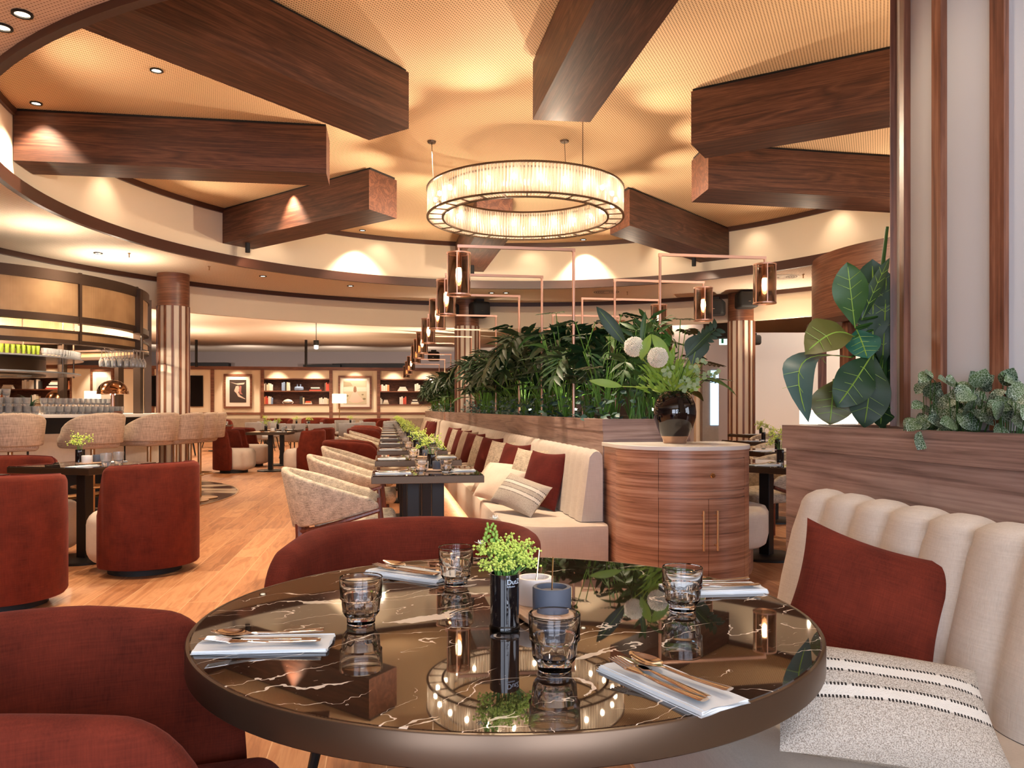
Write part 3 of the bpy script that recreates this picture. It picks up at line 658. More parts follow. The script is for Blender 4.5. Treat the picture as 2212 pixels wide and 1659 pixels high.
# ================================================================ seats
def arc(cx, cy, r, a0, a1, n, ry=None):
    ry = ry or r; out = []
    for i in range(n+1):
        a = a0+(a1-a0)*i/n; nx, ny = cos(a)/r, sin(a)/ry; l = sqrt(nx*nx+ny*ny); out.append((cx+r*cos(a), cy+ry*sin(a), nx/l, ny/l))
    return out
def ucurve(hw, yc, yf, n=14, m=4, ry=None):
    # a U in plan: arm, round back, arm (front is +y)
    p = [(hw, yf-(yf-yc)*i/m, 1, 0) for i in range(m)]
    p += arc(0, yc, hw, 0, -pi, n, ry)
    return p + [(-hw, yc+(yf-yc)*(i+1)/m, -1, 0) for i in range(m)]
def T(q): return abs(2*q-1)
# rust barrel chair with a pale seat block
BG = 'rust barrel chairs with pale seats'
def make_barrel():
    t = thing('barrel_chair', 'x', 'chair', (0,0,0), 0, BG)
    mb = MB(); mb.shell(ucurve(.315, -.02, .06, 20, 3, .30), lambda q: .80-.03*T(q)**2-.28*max(0,T(q)-.82)**1.5/.076, lambda q: .055, .075)
    mb.build('back_shell', M['rust'], t, ang=60)
    mb = MB(); mb.rbox((0,.06,.25),(.56,.62,.40),.11,0,5); mb.build('seat_block', M['sand'], t, ang=60)
    mb = MB(); mb.cyl((0,.02,0), .25, .055, 28); mb.build('plinth', M['blackm'], t)
    mb = MB(); mb.tube([(x*.995,y*.995,.80-.03*T(i/26)**2-.28*max(0,T(i/26)-.82)**1.5/.076-.002) for i,(x,y,_,_) in enumerate(ucurve(.315,-.02,.06,20,3,.30)[0:27])], .006, 6)
    mb.build('piping', M['rustd'], t)
    return t
barrel = make_barrel()
# low-armed velvet tub chair
def make_tub():
    t = thing('tub_armchair', 'x', 'chair')
    path = ucurve(.30, -.04, .27, 26, 16, .30)
    zt = lambda q: .79-.06*T(q)**2-.20*(1-sqrt(max(0,1-(max(0,T(q)-.74)/.26)**2)))
    mb = MB(); mb.shell(path, zt, lambda q: .30, lambda q: .10-.03*T(q), .13, 8)
    sh = mb.build('back_shell', M['rust'], t, ang=70)
    K = len(path)
    for off in (-.010, .010):
        for side in (1,-1):
            pts = [(side*(.300+.035+.13*(z-.30)), .10+off, z) for z in [.33+.30*i/8 for i in range(9)]]
            mb = MB(); mb.tube(pts, .0022, 5); mb.build('seam', M['rust'], sh)
    mb = MB(); mb.rbox((0,.07,.405),(.52,.64,.15),.07,0,5); mb.build('seat_cushion', M['rust'], t, ang=60, sub=1)
    mb = MB(); mb.rbox((0,.0,.30),(.5,.5,.06),.03,0,3); mb.build('seat_base', M['rustd'], t)
    for sx in (-1,1):
        for sy in (-1,1):
            mb = MB(); mb.tube([(sx*.2,sy*.2,.3),(sx*.25,sy*.26,0)], [.018,.011], 8); mb.build('leg', M['black'], t)
    return t
tub = make_tub()
put(tub, (-.74, 1.335, 0), radians(-72), 'rust velvet tub armchair pulled up at left of the round table', 'velvet tub chairs at the round table', (.84,.9,1.0))
put(tub, (-.315, 2.47, 0), radians(180-10), 'burgundy-looking velvet tub armchair on the far side of the round table', 'velvet tub chairs at the round table', 1.0)
# speckled tweed armchair with a dark wooden frame
def make_tweed():
    t = thing('tweed_armchair', 'x', 'chair')
    path = ucurve(.275, -.06, .20, 22, 5, .27)
    mb = MB(); mb.shell(path, lambda q: .79-.175*min(1,T(q)*1.12)**1.5-.05*max(0,T(q)-.93)/.07, lambda q: .38+.13*T(q)**1.4, lambda q: .052, .20, 6)
    mb.build('back_shell', M['tweed'], t, ang=70)
    mb = MB(); mb.rbox((0,.07,.42),(.50,.54,.11),.05,0,4); mb.build('seat_cushion', M['tweed'], t, ang=60)
    for sx in (-1,1):
        mb = MB(); mb.tube([(sx*.29,.22,.60),(sx*.285,.235,.40),(sx*.275,.27,0)], [.016,.021,.013], 8, flat=.8); mb.build('front_leg', M['wfr'], t)
        mb = MB(); mb.tube([(sx*.14,-.30,.42),(sx*.17,-.29,.34),(sx*.20,-.35,0)], [.030,.034,.014], 8, flat=.8); mb.build('rear_leg', M['wfr'], t)
        mb = MB(); mb.tube([(sx*.15,-.30,.37),(sx*.25,-.16,.405),(sx*.305,.05,.47),(sx*.30,.22,.52)], [.024,.022,.02,.02], 8, flat=.8); mb.build('arm_rail', M['wfr'], t)
    return t
M['wfr'] = wood('mahogany_frame', (.07,.016,.010), (.14,.035,.02), (.20,.06,.035), 'z', .3)
tweed = make_tweed()
FACEV = radians(-80.94)
# ---------------------------------------------------------------- square tables
def make_rowtable(w=.73, d=.80, post='twin'):
    t = thing('dining_table', 'x', 'table')
    mb = MB(); mb.box((0,0,.748),(w-.012,d-.012,.006)); mb.build('tabletop', M['marble'], t, False)
    mb = MB(); mb.box((0,0,.722),(w,d,.046)); mb.build('edge_band', M['bronze'], t, False, bevel=.002)
    for sx in ((-1,1) if post == 'twin' else (0,)):
        mb = MB(); mb.box((sx*.085,0,.36),(.085,.085,.68)); mb.build('post', M['black'], t, False, bevel=.004)
    mb = MB(); mb.lathe([(.25,0),(.25,.018),(.235,.026),(.001,.028)], (0,0,0), 32); mb.build('base_plate', M['black'], t)
    return t
rowtable = make_rowtable()
sqtable = make_rowtable(.76, .70, 'one')
# ---------------------------------------------------------------- table things
def make_tumbler():
    t = thing('tumbler', 'x', 'glass')
    prof = [(.001,0),(.026,0),(.028,.003),(.0285,.013),(.033,.018),(.0368,.024),(.0375,.032),(.0382,.040),(.0388,.049),(.0422,.052),(.0418,.057),(.0432,.0925),(.0420,.094),(.0402,.092),(.0392,.058),(.0355,.05),(.0335,.026),(.027,.018),(.001,.016)]
    mb = MB(); n = 48; vs = []
    for k, (r, z) in enumerate(prof):
        for i in range(n):
            a = 2*pi*i/n; w = .0012 if (.015 < z < .05 and k < 9 and (i//2) % 2) else 0
            if 3 <= k <= 6 and k % 2: w *= 2.2
            vs.append(((r-w)*cos(a),(r-w)*sin(a),z))
    K = len(prof); mb.add(vs, [(k*n+i,k*n+(i+1)%n,(k+1)*n+(i+1)%n,(k+1)*n+i) for k in range(K-1) for i in range(n)])
    mb.build('glass_body', M['tglass'], t, ang=30); return t
tumbler = make_tumbler()
# plain one-mesh glass for the far tables and the bar
mb = MB(); mb.lathe([(.001,0),(.028,0),(.033,.02),(.038,.05),(.042,.093),(.040,.093),(.035,.03),(.001,.018)], (0,0,0), 16)
farglass = tag(mb.build('tumbler', M['crystal']), 'x', 'glass')
def make_napkin(nm='folded_napkin'):
    t = thing(nm, 'x', 'napkin')
    mb = MB(); L, Wd = .235, .10
    for k in range(4):
        e = .003*k; zz = .0021
        mb.grid(lambda u, v, k=k, e=e: (-L/2+L*u+.002*sin(9*v+k), -Wd/2+e+(Wd-e)*v*(1-.0)+.0015*sin(7*u+k*2), .0014+.0021*k+.0010*sin(5*u+3*v+k)-(.0014 if v in (0,1) else 0)), 10, 6)
        mb.add([(-L/2, -Wd/2+e, .0001+.0021*k),(L/2,-Wd/2+e,.0001+.0021*k),(L/2,-Wd/2+e,.0019+.0021*k),(-L/2,-Wd/2+e,.0019+.0021*k)], [(0,1,2,3)])
    mb.box((0,.001,.0036),(L-.004,Wd-.006,.0064)); mb.build('cloth', M['napkin'], t, ang=50); return t
napkin = make_napkin()
def make_cutlery(kind):
    mb = MB(); n = 20
    def w(s):     # half width along the length 0 (handle end) .. 1 (tip)
        if s < .62: return .0042+.0068*(1-s/.62)**1.6*(1-.35*(1 if s < .02 else 0))
        if kind == 'spoon': q = (s-.62)/.38; return .0035+.0185*sin(pi*min(1,max(0,(q-.12)/.88))**.8)**.8 if q > .12 else .0035
        if kind == 'knife': q = (s-.62)/.38; return .0095*(1-max(0,q-.75)**2*10) if q > .04 else .006
        q = (s-.62)/.38; return .0035+.0095*min(1, q*2.5)
    def zc(s):
        if kind == 'knife': return .003
        return .0035+.006*max(0,(s-.45))*(2.2 if kind == 'fork' else 1.4)+.006*(max(0, .3-s)*1.2)
    L = {'spoon': .20, 'fork': .20, 'knife': .215}[kind]
    th = .0022
    smax = 1.0 if kind != 'fork' else .80
    def sec(u, v):
        s = u*smax; hw = w(s); a = 2*pi*v; x = hw*cos(a); z = th*sin(a)*(1 if s < .62 else .55)
        cup = 0
        if kind == 'spoon' and s > .66: q = (s-.66)/.34; cup = -.0065*sin(pi*q)*(1-(x/max(hw,.001))**2)+.004*q
        return (x, L*(s-.5), zc(s)+z+cup+ .0015)
    mb.grid(sec, 34, 12, cv=True)
    mb.add([sec(0, j/12) for j in range(12)], [tuple(range(11,-1,-1))]); mb.add([sec(1, j/12) for j in range(12)], [tuple(range(12))])
    if kind == 'fork':
        for k in (-1.5,-.5,.5,1.5):
            mb.tube([(k*.0062, L*(s-.5), zc(s)+.0015+.0035*sin((s-.8)/.2*1.2)) for s in (.79,.86,.93,1.0)], [.0022,.0018,.0017,.0011], 6)
    return mb
CUT = {}
for kd in ('spoon','fork','knife'):
    CUT[kd] = tag(make_cutlery(kd).build(kd, M['steel'], ang=60), 'x', kd)
def place_setting(x, y, rz, where, tiltz=TZ, cut=True, flip=False):
    n = put(napkin, (x,y,tiltz), rz, 'folded pale blue napkin '+where)
    if not cut: return
    ax = Vector((cos(rz), sin(rz))); ay = Vector((-sin(rz), cos(rz)))
    s = -1 if flip else 1
    for kd, off, da, dl in (('spoon', -.018, .10, .0), ('knife', .006, -.07, .012), ('fork', .030, .02, -.004)):
        p = Vector((x,y))+ay*off*s+ax*dl*s; a = rz-pi/2+da if s > 0 else rz+pi/2+da
        put(CUT[kd], (p.x,p.y,tiltz+.0098+(.003 if kd == 'spoon' else 0)), a, 'polished %s on the napkin %s' % (kd, where))
def spray(seed, n=9, h=.09, sp=.06, dots=9, r=.0032, white=False, base=0.0):
    rnd = random.Random(seed); st = MB(); fl = MB()
    for i in range(n):
        a = rnd.uniform(0, 2*pi); q = rnd.random()**.6; e = Vector((sp*q*cos(a), sp*q*sin(a), h*(.45+.6*rnd.random()*(1.1-.5*q))+base))
        st.tube([(0,0,-.03), (e.x*.35, e.y*.35, e.z*.55), tuple(e)], [.0011,.0009,.0007], 4, False)
        for k in range(dots):
            c = e+Vector((rnd.gauss(0,1),rnd.gauss(0,1),rnd.gauss(0,.7)))*sp*.17
            st.tube([tuple(e-Vector((0,0,sp*.15))), tuple(c)], .0005, 3, False)
            for _ in range(3): fl.octa(c+Vector((rnd.gauss(0,1),rnd.gauss(0,1),rnd.gauss(0,1)))*r*1.1, r*rnd.uniform(.6,1))
    return st, fl
def make_flowers(name, seed, **k):
    t = thing(name, 'x', 'flowers'); st, fl = spray(seed, **k); st.build('stems', M['stemg'], t); fl.build('blossoms', M['lime'], t, False); return t
tflow = [make_flowers('green_flower_spray', s, n=10, h=.085, sp=.065, dots=7, r=.0045) for s in (3, 8)]
def make_smallvase():
    t = thing('glass_vase', 'x', 'vase')
    mb = MB(); mb.lathe([(.001,.010),(.028,.010),(.0285,.112),(.026,.112),(.026,.02),(.001,.02)], (0,0,0), 28); mb.build('black_body', M['blackglass'], t)
    mb = MB(); mb.lathe([(.001,0),(.029,0),(.030,.003),(.030,.010),(.028,.014),(.001,.014)], (0,0,0), 28); mb.build('clear_foot', M['glass'], t)
    return t
svase = make_smallvase()
def make_pot(m, nm):
    t = thing(nm, 'x', 'pot'); mb = MB(); mb.lathe([(.001,0),(.037,0),(.039,.003),(.0395,.054),(.038,.056),(.031,.056),(.030,.045),(.001,.040)], (0,0,0), 28); mb.build('bowl', m, t, ang=50)
    mb = MB(); mb.lathe([(.001,.046),(.030,.046)], (0,0,0), 16); mb.build('salt', mat('coarse_salt', (.75,.72,.68) if m == M['marblew'] else (.25,.23,.22), .9), t)
    return t
potw = make_pot(M['marblew'], 'salt_pot'); pots = make_pot(M['slate'], 'pepper_pot')
mb = MB(); mb.tube([(0,0,.042),(.006,.008,.075),(.012,.015,.108)], .0018, 6); scoop = tag(mb.build('tiny_scoop', M['brass']), 'x', 'spoon')
mb = MB(); R_ = .056
pl = [(R_*cos(a)+.05, R_*sin(a)) for a in [radians(-90+15*i) for i in range(13)]]+[(R_*cos(a)-.05, R_*sin(a)) for a in [radians(90+15*i) for i in range(13)]]
mb.prism(pl, .003, .014); board = tag(mb.build('serving_board', M['boardw'], None, False, bevel=.002), 'x', 'board')
# ---------------------------------------------------------------- the round marble table
RTX, RTY, RTR = -.012, 1.668, .630
t = thing('round_table', 'round black marble table with metal edge, nearest to the camera', 'table', (RTX,RTY,0))
mb = MB(); mb.lathe([(.001,.75),(RTR-.010,.75),(RTR-.007,.7485)], (0,0,0), 128); mb.build('marble_top', M['marble'], t, False)
mb = MB(); mb.lathe([(.3,.70),(RTR-.002,.70),(RTR,.702),(RTR,.7475),(RTR-.0015,.7495),(RTR-.007,.7495),(RTR-.008,.746),(.3,.746)], (0,0,0), 128, close=True); mb.build('edge_band', M['bronze'], t)
mb = MB(); mb.lathe([(.30,0),(.30,.02),(.28,.03),(.045,.035),(.04,.06),(.04,.69),(.12,.70)], (0,0,0), 40); mb.build('pedestal', M['black'], t)
def rt(px, py): p = PZ(px, py, TZ); return p.x, p.y
put(tumbler, (*rt(780,1346), TZ), 0, 'clear tumbler at the left of the round table', 'tumblers on the round table')
put(tumbler, (*rt(985,1263), TZ), .2, 'clear tumbler at the back of the round table left of the black vase', 'tumblers on the round table')
put(tumbler, (*rt(1198,1447), TZ), .1, 'clear tumbler nearest the camera, in front of the slate pot', 'tumblers on the round table')
put(tumbler, (*rt(1474,1319), TZ), .3, 'clear tumbler at the right of the round table before the cabinet', 'tumblers on the round table')
place_setting(-.448, 1.432, radians(4)+pi, 'at the left edge of the round table', flip=False)
place_setting(-.262, 2.045, radians(-32)+0.02, 'at the back of the round table by the far chair', flip=True)
place_setting(.243, 1.222, radians(-58), 'at the right front of the round table', flip=True)
place_setting(.478, 1.875, radians(6), 'at the right back of the round table', flip=True)
vx, vy = rt(1090, 1362)
v = put(svase, (vx, vy, TZ), 0, 'black glass vase with a clear foot and white lettering on the round table')
def text(name, body, size, m, parent, loc, rot, ext=.0004):
    c = bpy.data.curves.new(name, 'FONT'); c.body = body; c.size = size; c.extrude = ext; c.align_x = 'LEFT'; c.materials.append(m)
    o = bpy.data.objects.new(name, c); COL.objects.link(o); o.parent = parent; o.location = loc; o.rotation_euler = rot; return o
mwl = mat('white_print', (.62,.72,.85), .5)
def curved_text(body, size, parent, a0, z, r, name):
    # each letter stands on the curved glass; all letters join in one mesh
    c = bpy.data.curves.new(name, 'FONT'); c.body = body; c.size = size; c.extrude = .0001; c.align_x = 'LEFT'
    tmp = bpy.data.objects.new(name, c); COL.objects.link(tmp); dg = bpy.context.evaluated_depsgraph_get()
    me = bpy.data.meshes.new_from_object(tmp.evaluated_get(dg)); bpy.data.objects.remove(tmp)
    for vtx in me.vertices:
        x, y, zz = vtx.co; a = a0+x/r; rr = r+.0004+zz; vtx.co = (rr*cos(a), rr*sin(a), z+y)
    me.materials.clear(); me.materials.append(mwl); o = bpy.data.objects.new(name, me); COL.objects.link(o); o.parent = parent; return o
curved_text('DutZ', .0135, v, radians(-90+9), .095, .0287, 'lettering')
curved_text('collection', .0044, v, radians(-90+9), .0895, .0287, 'small_lettering')
# flowers in that vase: four loose green sprays and one star-flower stem
for k, (dx, dy, h, sp, n, sd) in enumerate(((.016,.004,.075,.042,9,5),(-.012,.006,.07,.04,9,12),(.004,-.012,.045,.045,10,21),(.022,.0,.04,.035,6,33))):
    t = make_flowers('green_flower_spray', sd, n=n, h=h, sp=sp, dots=9, r=.0034)
    t.location = (vx+dx, vy+dy, TZ+.108)
    tag(t, ['lime green flower spray rising highest at right in the lettered black vase','lime green flower spray behind the star flower in the lettered vase','low lime green spray spilling over the lettered vase rim','small lime spray reaching right over the salt pot'][k], 'flowers')
    if k == 3: t.rotation_euler = (0, radians(50), 0)
t = thing('star_flower_stem', 'thick green stem with pale buds and a white star flower in the lettered vase', 'flower', (vx-.012, vy-.012, TZ+.10))
mb = MB(); mb.tube([(0,0,0),(.001,-.002,.03),(-.003,-.003,.06),(-.010,0,.082)], [.003,.0032,.0032,.0028], 8); mb.build('stem', M['stemg'], t)
rnd = random.Random(4); mb = MB()
for k in range(26):
    q = k/26; a = k*2.4; mb.ico((-.014+.014*cos(a)*(1-q*.5), .010*sin(a)*(1-q*.5), .076+.035*q), .0042*(1-.35*q), 1.2)
mb.build('buds', M['green3'], t)
for nm, c in (('open_flower', (-.006,-.004,.118)), ('side_flower', (-.034,-.002,.070))):
    mb = MB()
    for k in range(6):
        a = pi/3*k; mb.add([(c[0],c[1],c[2]),(c[0]+.006*cos(a-.35),c[1]+.006*sin(a-.35),c[2]+.003),(c[0]+.013*cos(a),c[1]+.013*sin(a),c[2]+.005),(c[0]+.006*cos(a+.35),c[1]+.006*sin(a+.35),c[2]+.003)], [(0,1,2,3)])
        mb.tube([c,(c[0]+.005*cos(a+.5),c[1]+.005*sin(a+.5),c[2]+.008)], .0005, 4)
    mb.ico((c[0],c[1],c[2]+.003), .0022); mb.build(nm, M['whitefl'], t, False)
bx, by = .062, 1.640
put(board, (bx, by, TZ), atan2(-.09,.032), 'round-ended wooden board under the two stone pots on the round table')
put(potw, (.049, 1.689, TZ+.0142), 0, 'white marble salt pot on the board on the round table')
put(pots, (.081, 1.598, TZ+.0142), 0, 'dark slate pepper pot on the board on the round table')
put(scoop, (.052, 1.685, TZ+.018), 0.3, 'tiny brass scoop standing in the white marble pot on the round table')
put(scoop, (.081, 1.598, TZ+.018), 0.5, 'tiny brass scoop standing in the slate pot on the round table')
# ================================================================ the long planter, its banquettes and pendant lamps
def frame(a, b, z=0): p = RW(a, b, z); return p
# planter body; the near right corner sweeps outwards
PL = 24.0
out = [(0,0),(0,.50),(.2,.64),(.5,.80),(1.0,.99),(1.5,1.09),(2.1,1.13),(PL,1.13),(PL,0)]
t = thing('long_planter', 'long walnut planter wall behind the pale banquette, full of plants', 'planter', tuple(RW(0,0)), TH)
# local axes of the planter: x = across (b), y = along (a)
mb = MB(); mb.prism([(b,a) for a,b in out], 0, 1.035); mb.build('body', M['plant_w'], t, False)
o2 = [(a-(.006 if a == 0 else 0), b-(.006 if b == 0 else 0)) for a,b in out]
cxm, cym = .55, 8
inner = [(.04,.04),(.04,.47),(.22,.60),(.52,.76),(1.0,.94),(1.5,1.04),(2.1,1.09),(PL-.04,1.09),(PL-.04,.04)]
mb = MB(); n = len(out)
vs = [(b,a,1.035) for a,b in o2]+[(b,a,1.116) for a,b in o2]+[(b,a,1.116) for a,b in inner]+[(b,a,1.035) for a,b in inner]
mb.add(vs, [(k*n+i, k*n+(i+1)%n, (k+1)*n+(i+1)%n, (k+1)*n+i) for k in range(3) for i in range(n)]); mb.build('top_rail', M['plant_w'], t, False)
mb = MB(); mb.add([(b,a,1.07) for a,b in inner], [tuple(range(n))]); soil = mb.build('soil', mat('soil', (.02,.014,.01), .95), t, False)
b0 = MB(); b0.box((-.008, 14.25, .56),(.02,.36,1.11)); b0.build('lit_end_panel', M['cab'], t, False)
def banquette(name, lab, a0, a1, seat_front, back_b, thick, ch, m, nch=None, led=True, fade=True, ztop=.92, group=None, roundend=True):
    # built in the row frame: x across (b), y along (a); the open near end is at a0
    t = thing(name, lab, 'banquette', tuple(RW(0,0)), TH, group)
    nL = max(8, int((a1-a0)/ch*6)); 
    prof = []      # section of the back, from the bottom front over the top to the rear
    bt, bb = thick*.62, thick
    zz = [.455,.52,.60,.68,.75,.81,ztop-.05]
    prof = [(back_b-bb+(bb-bt)*((z-.455)/(ztop-.455)), z, 1.0) for z in zz]
    rr = bt*.5
    for i in range(1,7):
        an = pi*i/6*.85; prof.append((back_b-rr-rr*cos(an), ztop-.05+.05*sin(an) if an < pi/2 else ztop-.05+.05*sin(an), .8))
    prof.append((back_b-.002, ztop-.12, 0)); prof.append((back_b-.002,.455,0))
    def fn(u, v):
        k = min(int(v*(len(prof)-1)+.5), len(prof)-1); x, z, s = prof[k]; y = a0+(a1-a0)*u
        q = abs(sin(pi*(y-a0)/ch)); d = (1-q**.55)*.016*s
        zz_ = z-(d*.9 if z > ztop-.045 else 0); return (x+(d if x < back_b-.05 or z < ztop-.04 else 0), y, zz_)
    mb = MB(); K = len(prof)-1
    mb.grid(fn, nL, K); e0 = [fn(0, k/K) for k in range(K+1)]; mb.add(e0, [tuple(range(K+1))]); e1 = [fn(1, k/K) for k in range(K+1)]; mb.add(e1, [tuple(range(K,-1,-1))])
    mb.build('channelled_back', m, t, ang=50)
    # seat: front line runs along b = seat_front, the near end sweeps round
    R = .33 if roundend else .05; sf = seat_front
    pl = [(back_b, a0-.12)]+[(sf+R+ -R*sin(an)*1.0 + 0, a0-.12+R-R*cos(an)) for an in [pi/2*i/8 for i in range(9)]]
    pl += [(sf, a1), (back_b, a1)]
    def seatmesh(poly, z0, z1, r=.03):
        n = len(poly); cx = sum(p[0] for p in poly)/n; mbx = MB(); rings = []
        for off, z in ((.012,z0),(0,z0+r*.6),(0,z1-r),(-.0+.008,z1-r*.3),(.028,z1)):
            rings.append([(p[0]+(off if p[0] < back_b-.01 else 0), p[1]+(off if p[1] < a0+.1 else 0), z) for p in poly])
        vs = [p for r_ in rings for p in r_]
        fs = [(k*n+i, k*n+(i+1)%n, (k+1)*n+(i+1)%n, (k+1)*n+i) for k in range(4) for i in range(n)]+[tuple(range(n-1,-1,-1)), tuple(4*n+i for i in range(n))]
        mbx.add(vs, fs); return mbx
    seatmesh(pl, .17, .45).build('seat', M['sand'] if m == M['linen'] and led else m, t, ang=40)
    off = .14
    pk = [(back_b, a0-.06)]+[(sf+off+R*.8-R*.8*sin(an), a0-.06+R*.8-R*.8*cos(an)) for an in [pi/2*i/8 for i in range(9)]]+[(sf+off, a1),(back_b,a1)]
    mb = MB(); mb.prism(pk, 0, .17); mb.build('plinth', M['cab'], t, False)
    if led:
        mb = MB(); x = sf+off-.02
        mb.box((x-.01,(a0+.3+a1)/2,.166),(.012,a1-a0-.4,.008)); mb.build('led_strip', M['glow'], t, False)
    return t
banquette('banquette', 'long pale channelled banquette in front of the walnut planter', -.07, 13.9, -.66, -.02, .16, .17, M['linen'])
banquette('banquette', 'second pale banquette at the far end of the planter wall', 14.6, 22.5, -.66, -.02, .16, .17, M['linen'], roundend=False)
lamp('AREA', tuple(RW(7,-.55,.15)), 16, (1,.70,.40), 'bench_led_light', .05, 13.4, (0,0,TH))
lamp('AREA', tuple(RW(.02,-.33,.15)), 2.5, (1,.70,.40), 'bench_end_light', .55, .05, (0,0,TH))
# ---------------------------------------------------------------- row tables, chairs and what stands on them
BT = -1.135
NROW = 13
def tableset(cx, cy, rz, where, detail=2, vase=True, d=.80, wd=.73):
    c, s = cos(rz), sin(rz)
    def L(x, y): return cx+x*c-y*s, cy+x*s+y*c
    g1 = 'tumblers '+where; gl = tumbler if detail >= 2 else farglass
    place_setting(*L(-.225,-.20), rz+radians(2), where+', chair side', cut=detail >= 2)
    place_setting(*L(.225,-.05), rz+radians(182), where+', far side', cut=detail >= 2)
    put(gl, (*L(-.04,-.24), TZ), 0, 'clear tumbler at chair side '+where)
    put(gl, (*L(.13,-.20), TZ), 0, 'clear tumbler on the other side '+where)
    if detail >= 1:
        put(board, (*L(.03,-.04), TZ), rz, 'wooden board under two stone pots '+where)
        put(potw, (*L(-.02,-.04), TZ+.0142), 0, 'white stone pot '+where)
        put(pots, (*L(.085,-.04), TZ+.0142), 0, 'slate pot '+where)
    if detail >= 2:
        put(scoop, (*L(-.02,-.04), TZ+.018), 0, 'tiny scoop in the white pot '+where)
        put(scoop, (*L(.085,-.04), TZ+.018), 2, 'tiny scoop in the slate pot '+where)
    put(svase, (*L(.045,.10), TZ), 0, 'small black vase '+where)
    put(tflow[int(cx*10) % 2], (*L(.045,.10), TZ+.105), rz+cx*3, 'lime green flowers in the black vase '+where, None, 1.45)
for k in range(NROW):
    a = .12+.40+1.55*k; p = RW(a, BT)
    nm = ORD[k]
    put(rowtable, (p.x,p.y,0), TH, 'dark square table, %s of the long row counted from the camera' % nm, 'tables of the long row')
    tableset(p.x, p.y, TH, 'on the %s table of the long row' % nm, 2 if k < 3 else (1 if k < 7 else 0))
    cpos = RW(a+random.uniform(-.02,.02), -1.66+random.uniform(-.02,.02))
    if k in (3, 7, 8, 9): put(tub, (cpos.x-.08,cpos.y,0), FACEV, 'rust tub armchair at the %s table of the long row' % nm, 'rust tub chairs in the row', 1.0)
    else: put(tweed, (cpos.x,cpos.y,0), FACEV+random.uniform(-.05,.05), 'speckled tweed armchair at the %s table of the long row' % nm, 'tweed armchairs in the row')
# ---------------------------------------------------------------- pillows
def pillow(name, w, h, th, m, seed=0, pinch=.10):
    mb = MB(); N2 = 22; rnd = random.Random(seed); ph = rnd.uniform(0,6)
    def P(u, v, s):
        x = 2*u-1; z = 2*v-1
        px = w/2*x*(1-pinch*(1-z*z)); pz = h/2*z*(1-pinch*(1-x*x))
        t = th/2*max(0,(1-x**2)*(1-z**2))**.42
        t *= 1+.06*sin(5*x+ph)*cos(4*z+ph)
        return (px, s*t, pz)
    mb.grid(lambda u, v: P(u,v,-1), N2, N2); mb.grid(lambda u, v: P(u,1-v,1), N2, N2)
    return mb.build(name, m, ang=80)
def setm(o, loc, rz, tilt, roll=0):
    o.location = loc; o.rotation_mode = 'XYZ'
    o.rotation_euler = (Matrix.Rotation(rz,3,'Z') @ Matrix.Rotation(tilt,3,'X') @ Matrix.Rotation(roll,3,'Y')).to_euler(); return o
def striped():
    m, N, L, P = nt('woven_striped_linen'); t = N.new('ShaderNodeTexCoord'); sx = N.new('ShaderNodeSeparateXYZ'); L.new(t.outputs['Object'], sx.inputs[0])
    z = sx.outputs[2]; x = sx.outputs[0]
    base = ramp(N, L, noise(N, L, tc(N, L, (420,420,420)).outputs[0], 1, 1).outputs[0], [(.35,(.30,.25,.20)),(.6,(.62,.56,.48))])
    white = None; dash = None
    for zc in (.048, -.012):
        wv = math_(N, L, 'LESS_THAN', math_(N, L, 'ABSOLUTE', math_(N, L, 'SUBTRACT', z, zc)), .013)
        white = wv if white is None else math_(N, L, 'MAXIMUM', white, wv)
        for e in (zc+.0135, zc-.0135):
            dv = math_(N, L, 'LESS_THAN', math_(N, L, 'ABSOLUTE', math_(N, L, 'SUBTRACT', z, e)), .0032)
            dash = dv if dash is None else math_(N, L, 'MAXIMUM', dash, dv)
    tick = math_(N, L, 'GREATER_THAN', math_(N, L, 'SINE', math_(N, L, 'MULTIPLY', x, 900)), -.2)
    nz = noise(N, L, tc(N, L, (60,1,1)).outputs[0], 1, 2); tick = math_(N, L, 'MULTIPLY', tick, math_(N, L, 'GREATER_THAN', nz.outputs[0], .40))
    c1 = mixc(N, L, white, base.outputs[0], (.74,.69,.61)); c2 = mixc(N, L, math_(N, L, 'MULTIPLY', dash, tick), c1, (.02,.015,.012))
    L.new(c2, P.inputs['Base Color']); P.inputs['Roughness'].default_value = .95
    wn = noise(N, L, tc(N, L, (420,420,420)).outputs[0], 1, 1); bump(N, L, P, wn.outputs[0], .7, .003); return m
M['striped'] = striped()
pR = pillow('rust_cushion', .44, .44, .15, M['rustd'], 1); pG = pillow('taupe_cushion', .44, .44, .15, M['taupe'], 2)
pT = pillow('taupe_cushion', .42, .42, .14, M['tweed'], 5)
pS = pillow('striped_cushion', .46, .26, .13, M['striped'], 3, .06); pP = pillow('pale_cushion', .46, .33, .15, M['sand'], 4, .07)
for o in (pR,pG,pT,pS,pP): tag(o, 'x', 'cushion')
# foreground pair on the near right banquette
o = setm(pS, (.755, 1.60, .572), radians(8), radians(-52), radians(13)); tag(o, 'cream cushion with white bands and black stitching on the nearest banquette', 'cushion')
tag(setm(pillow('rust_cushion', .40, .38, .15, M['rust'], 9, .12), (.925, 2.06, .655), radians(-22), radians(-17), radians(15)), 'rust velvet cushion leaning on the nearest channelled banquette back', 'cushion')
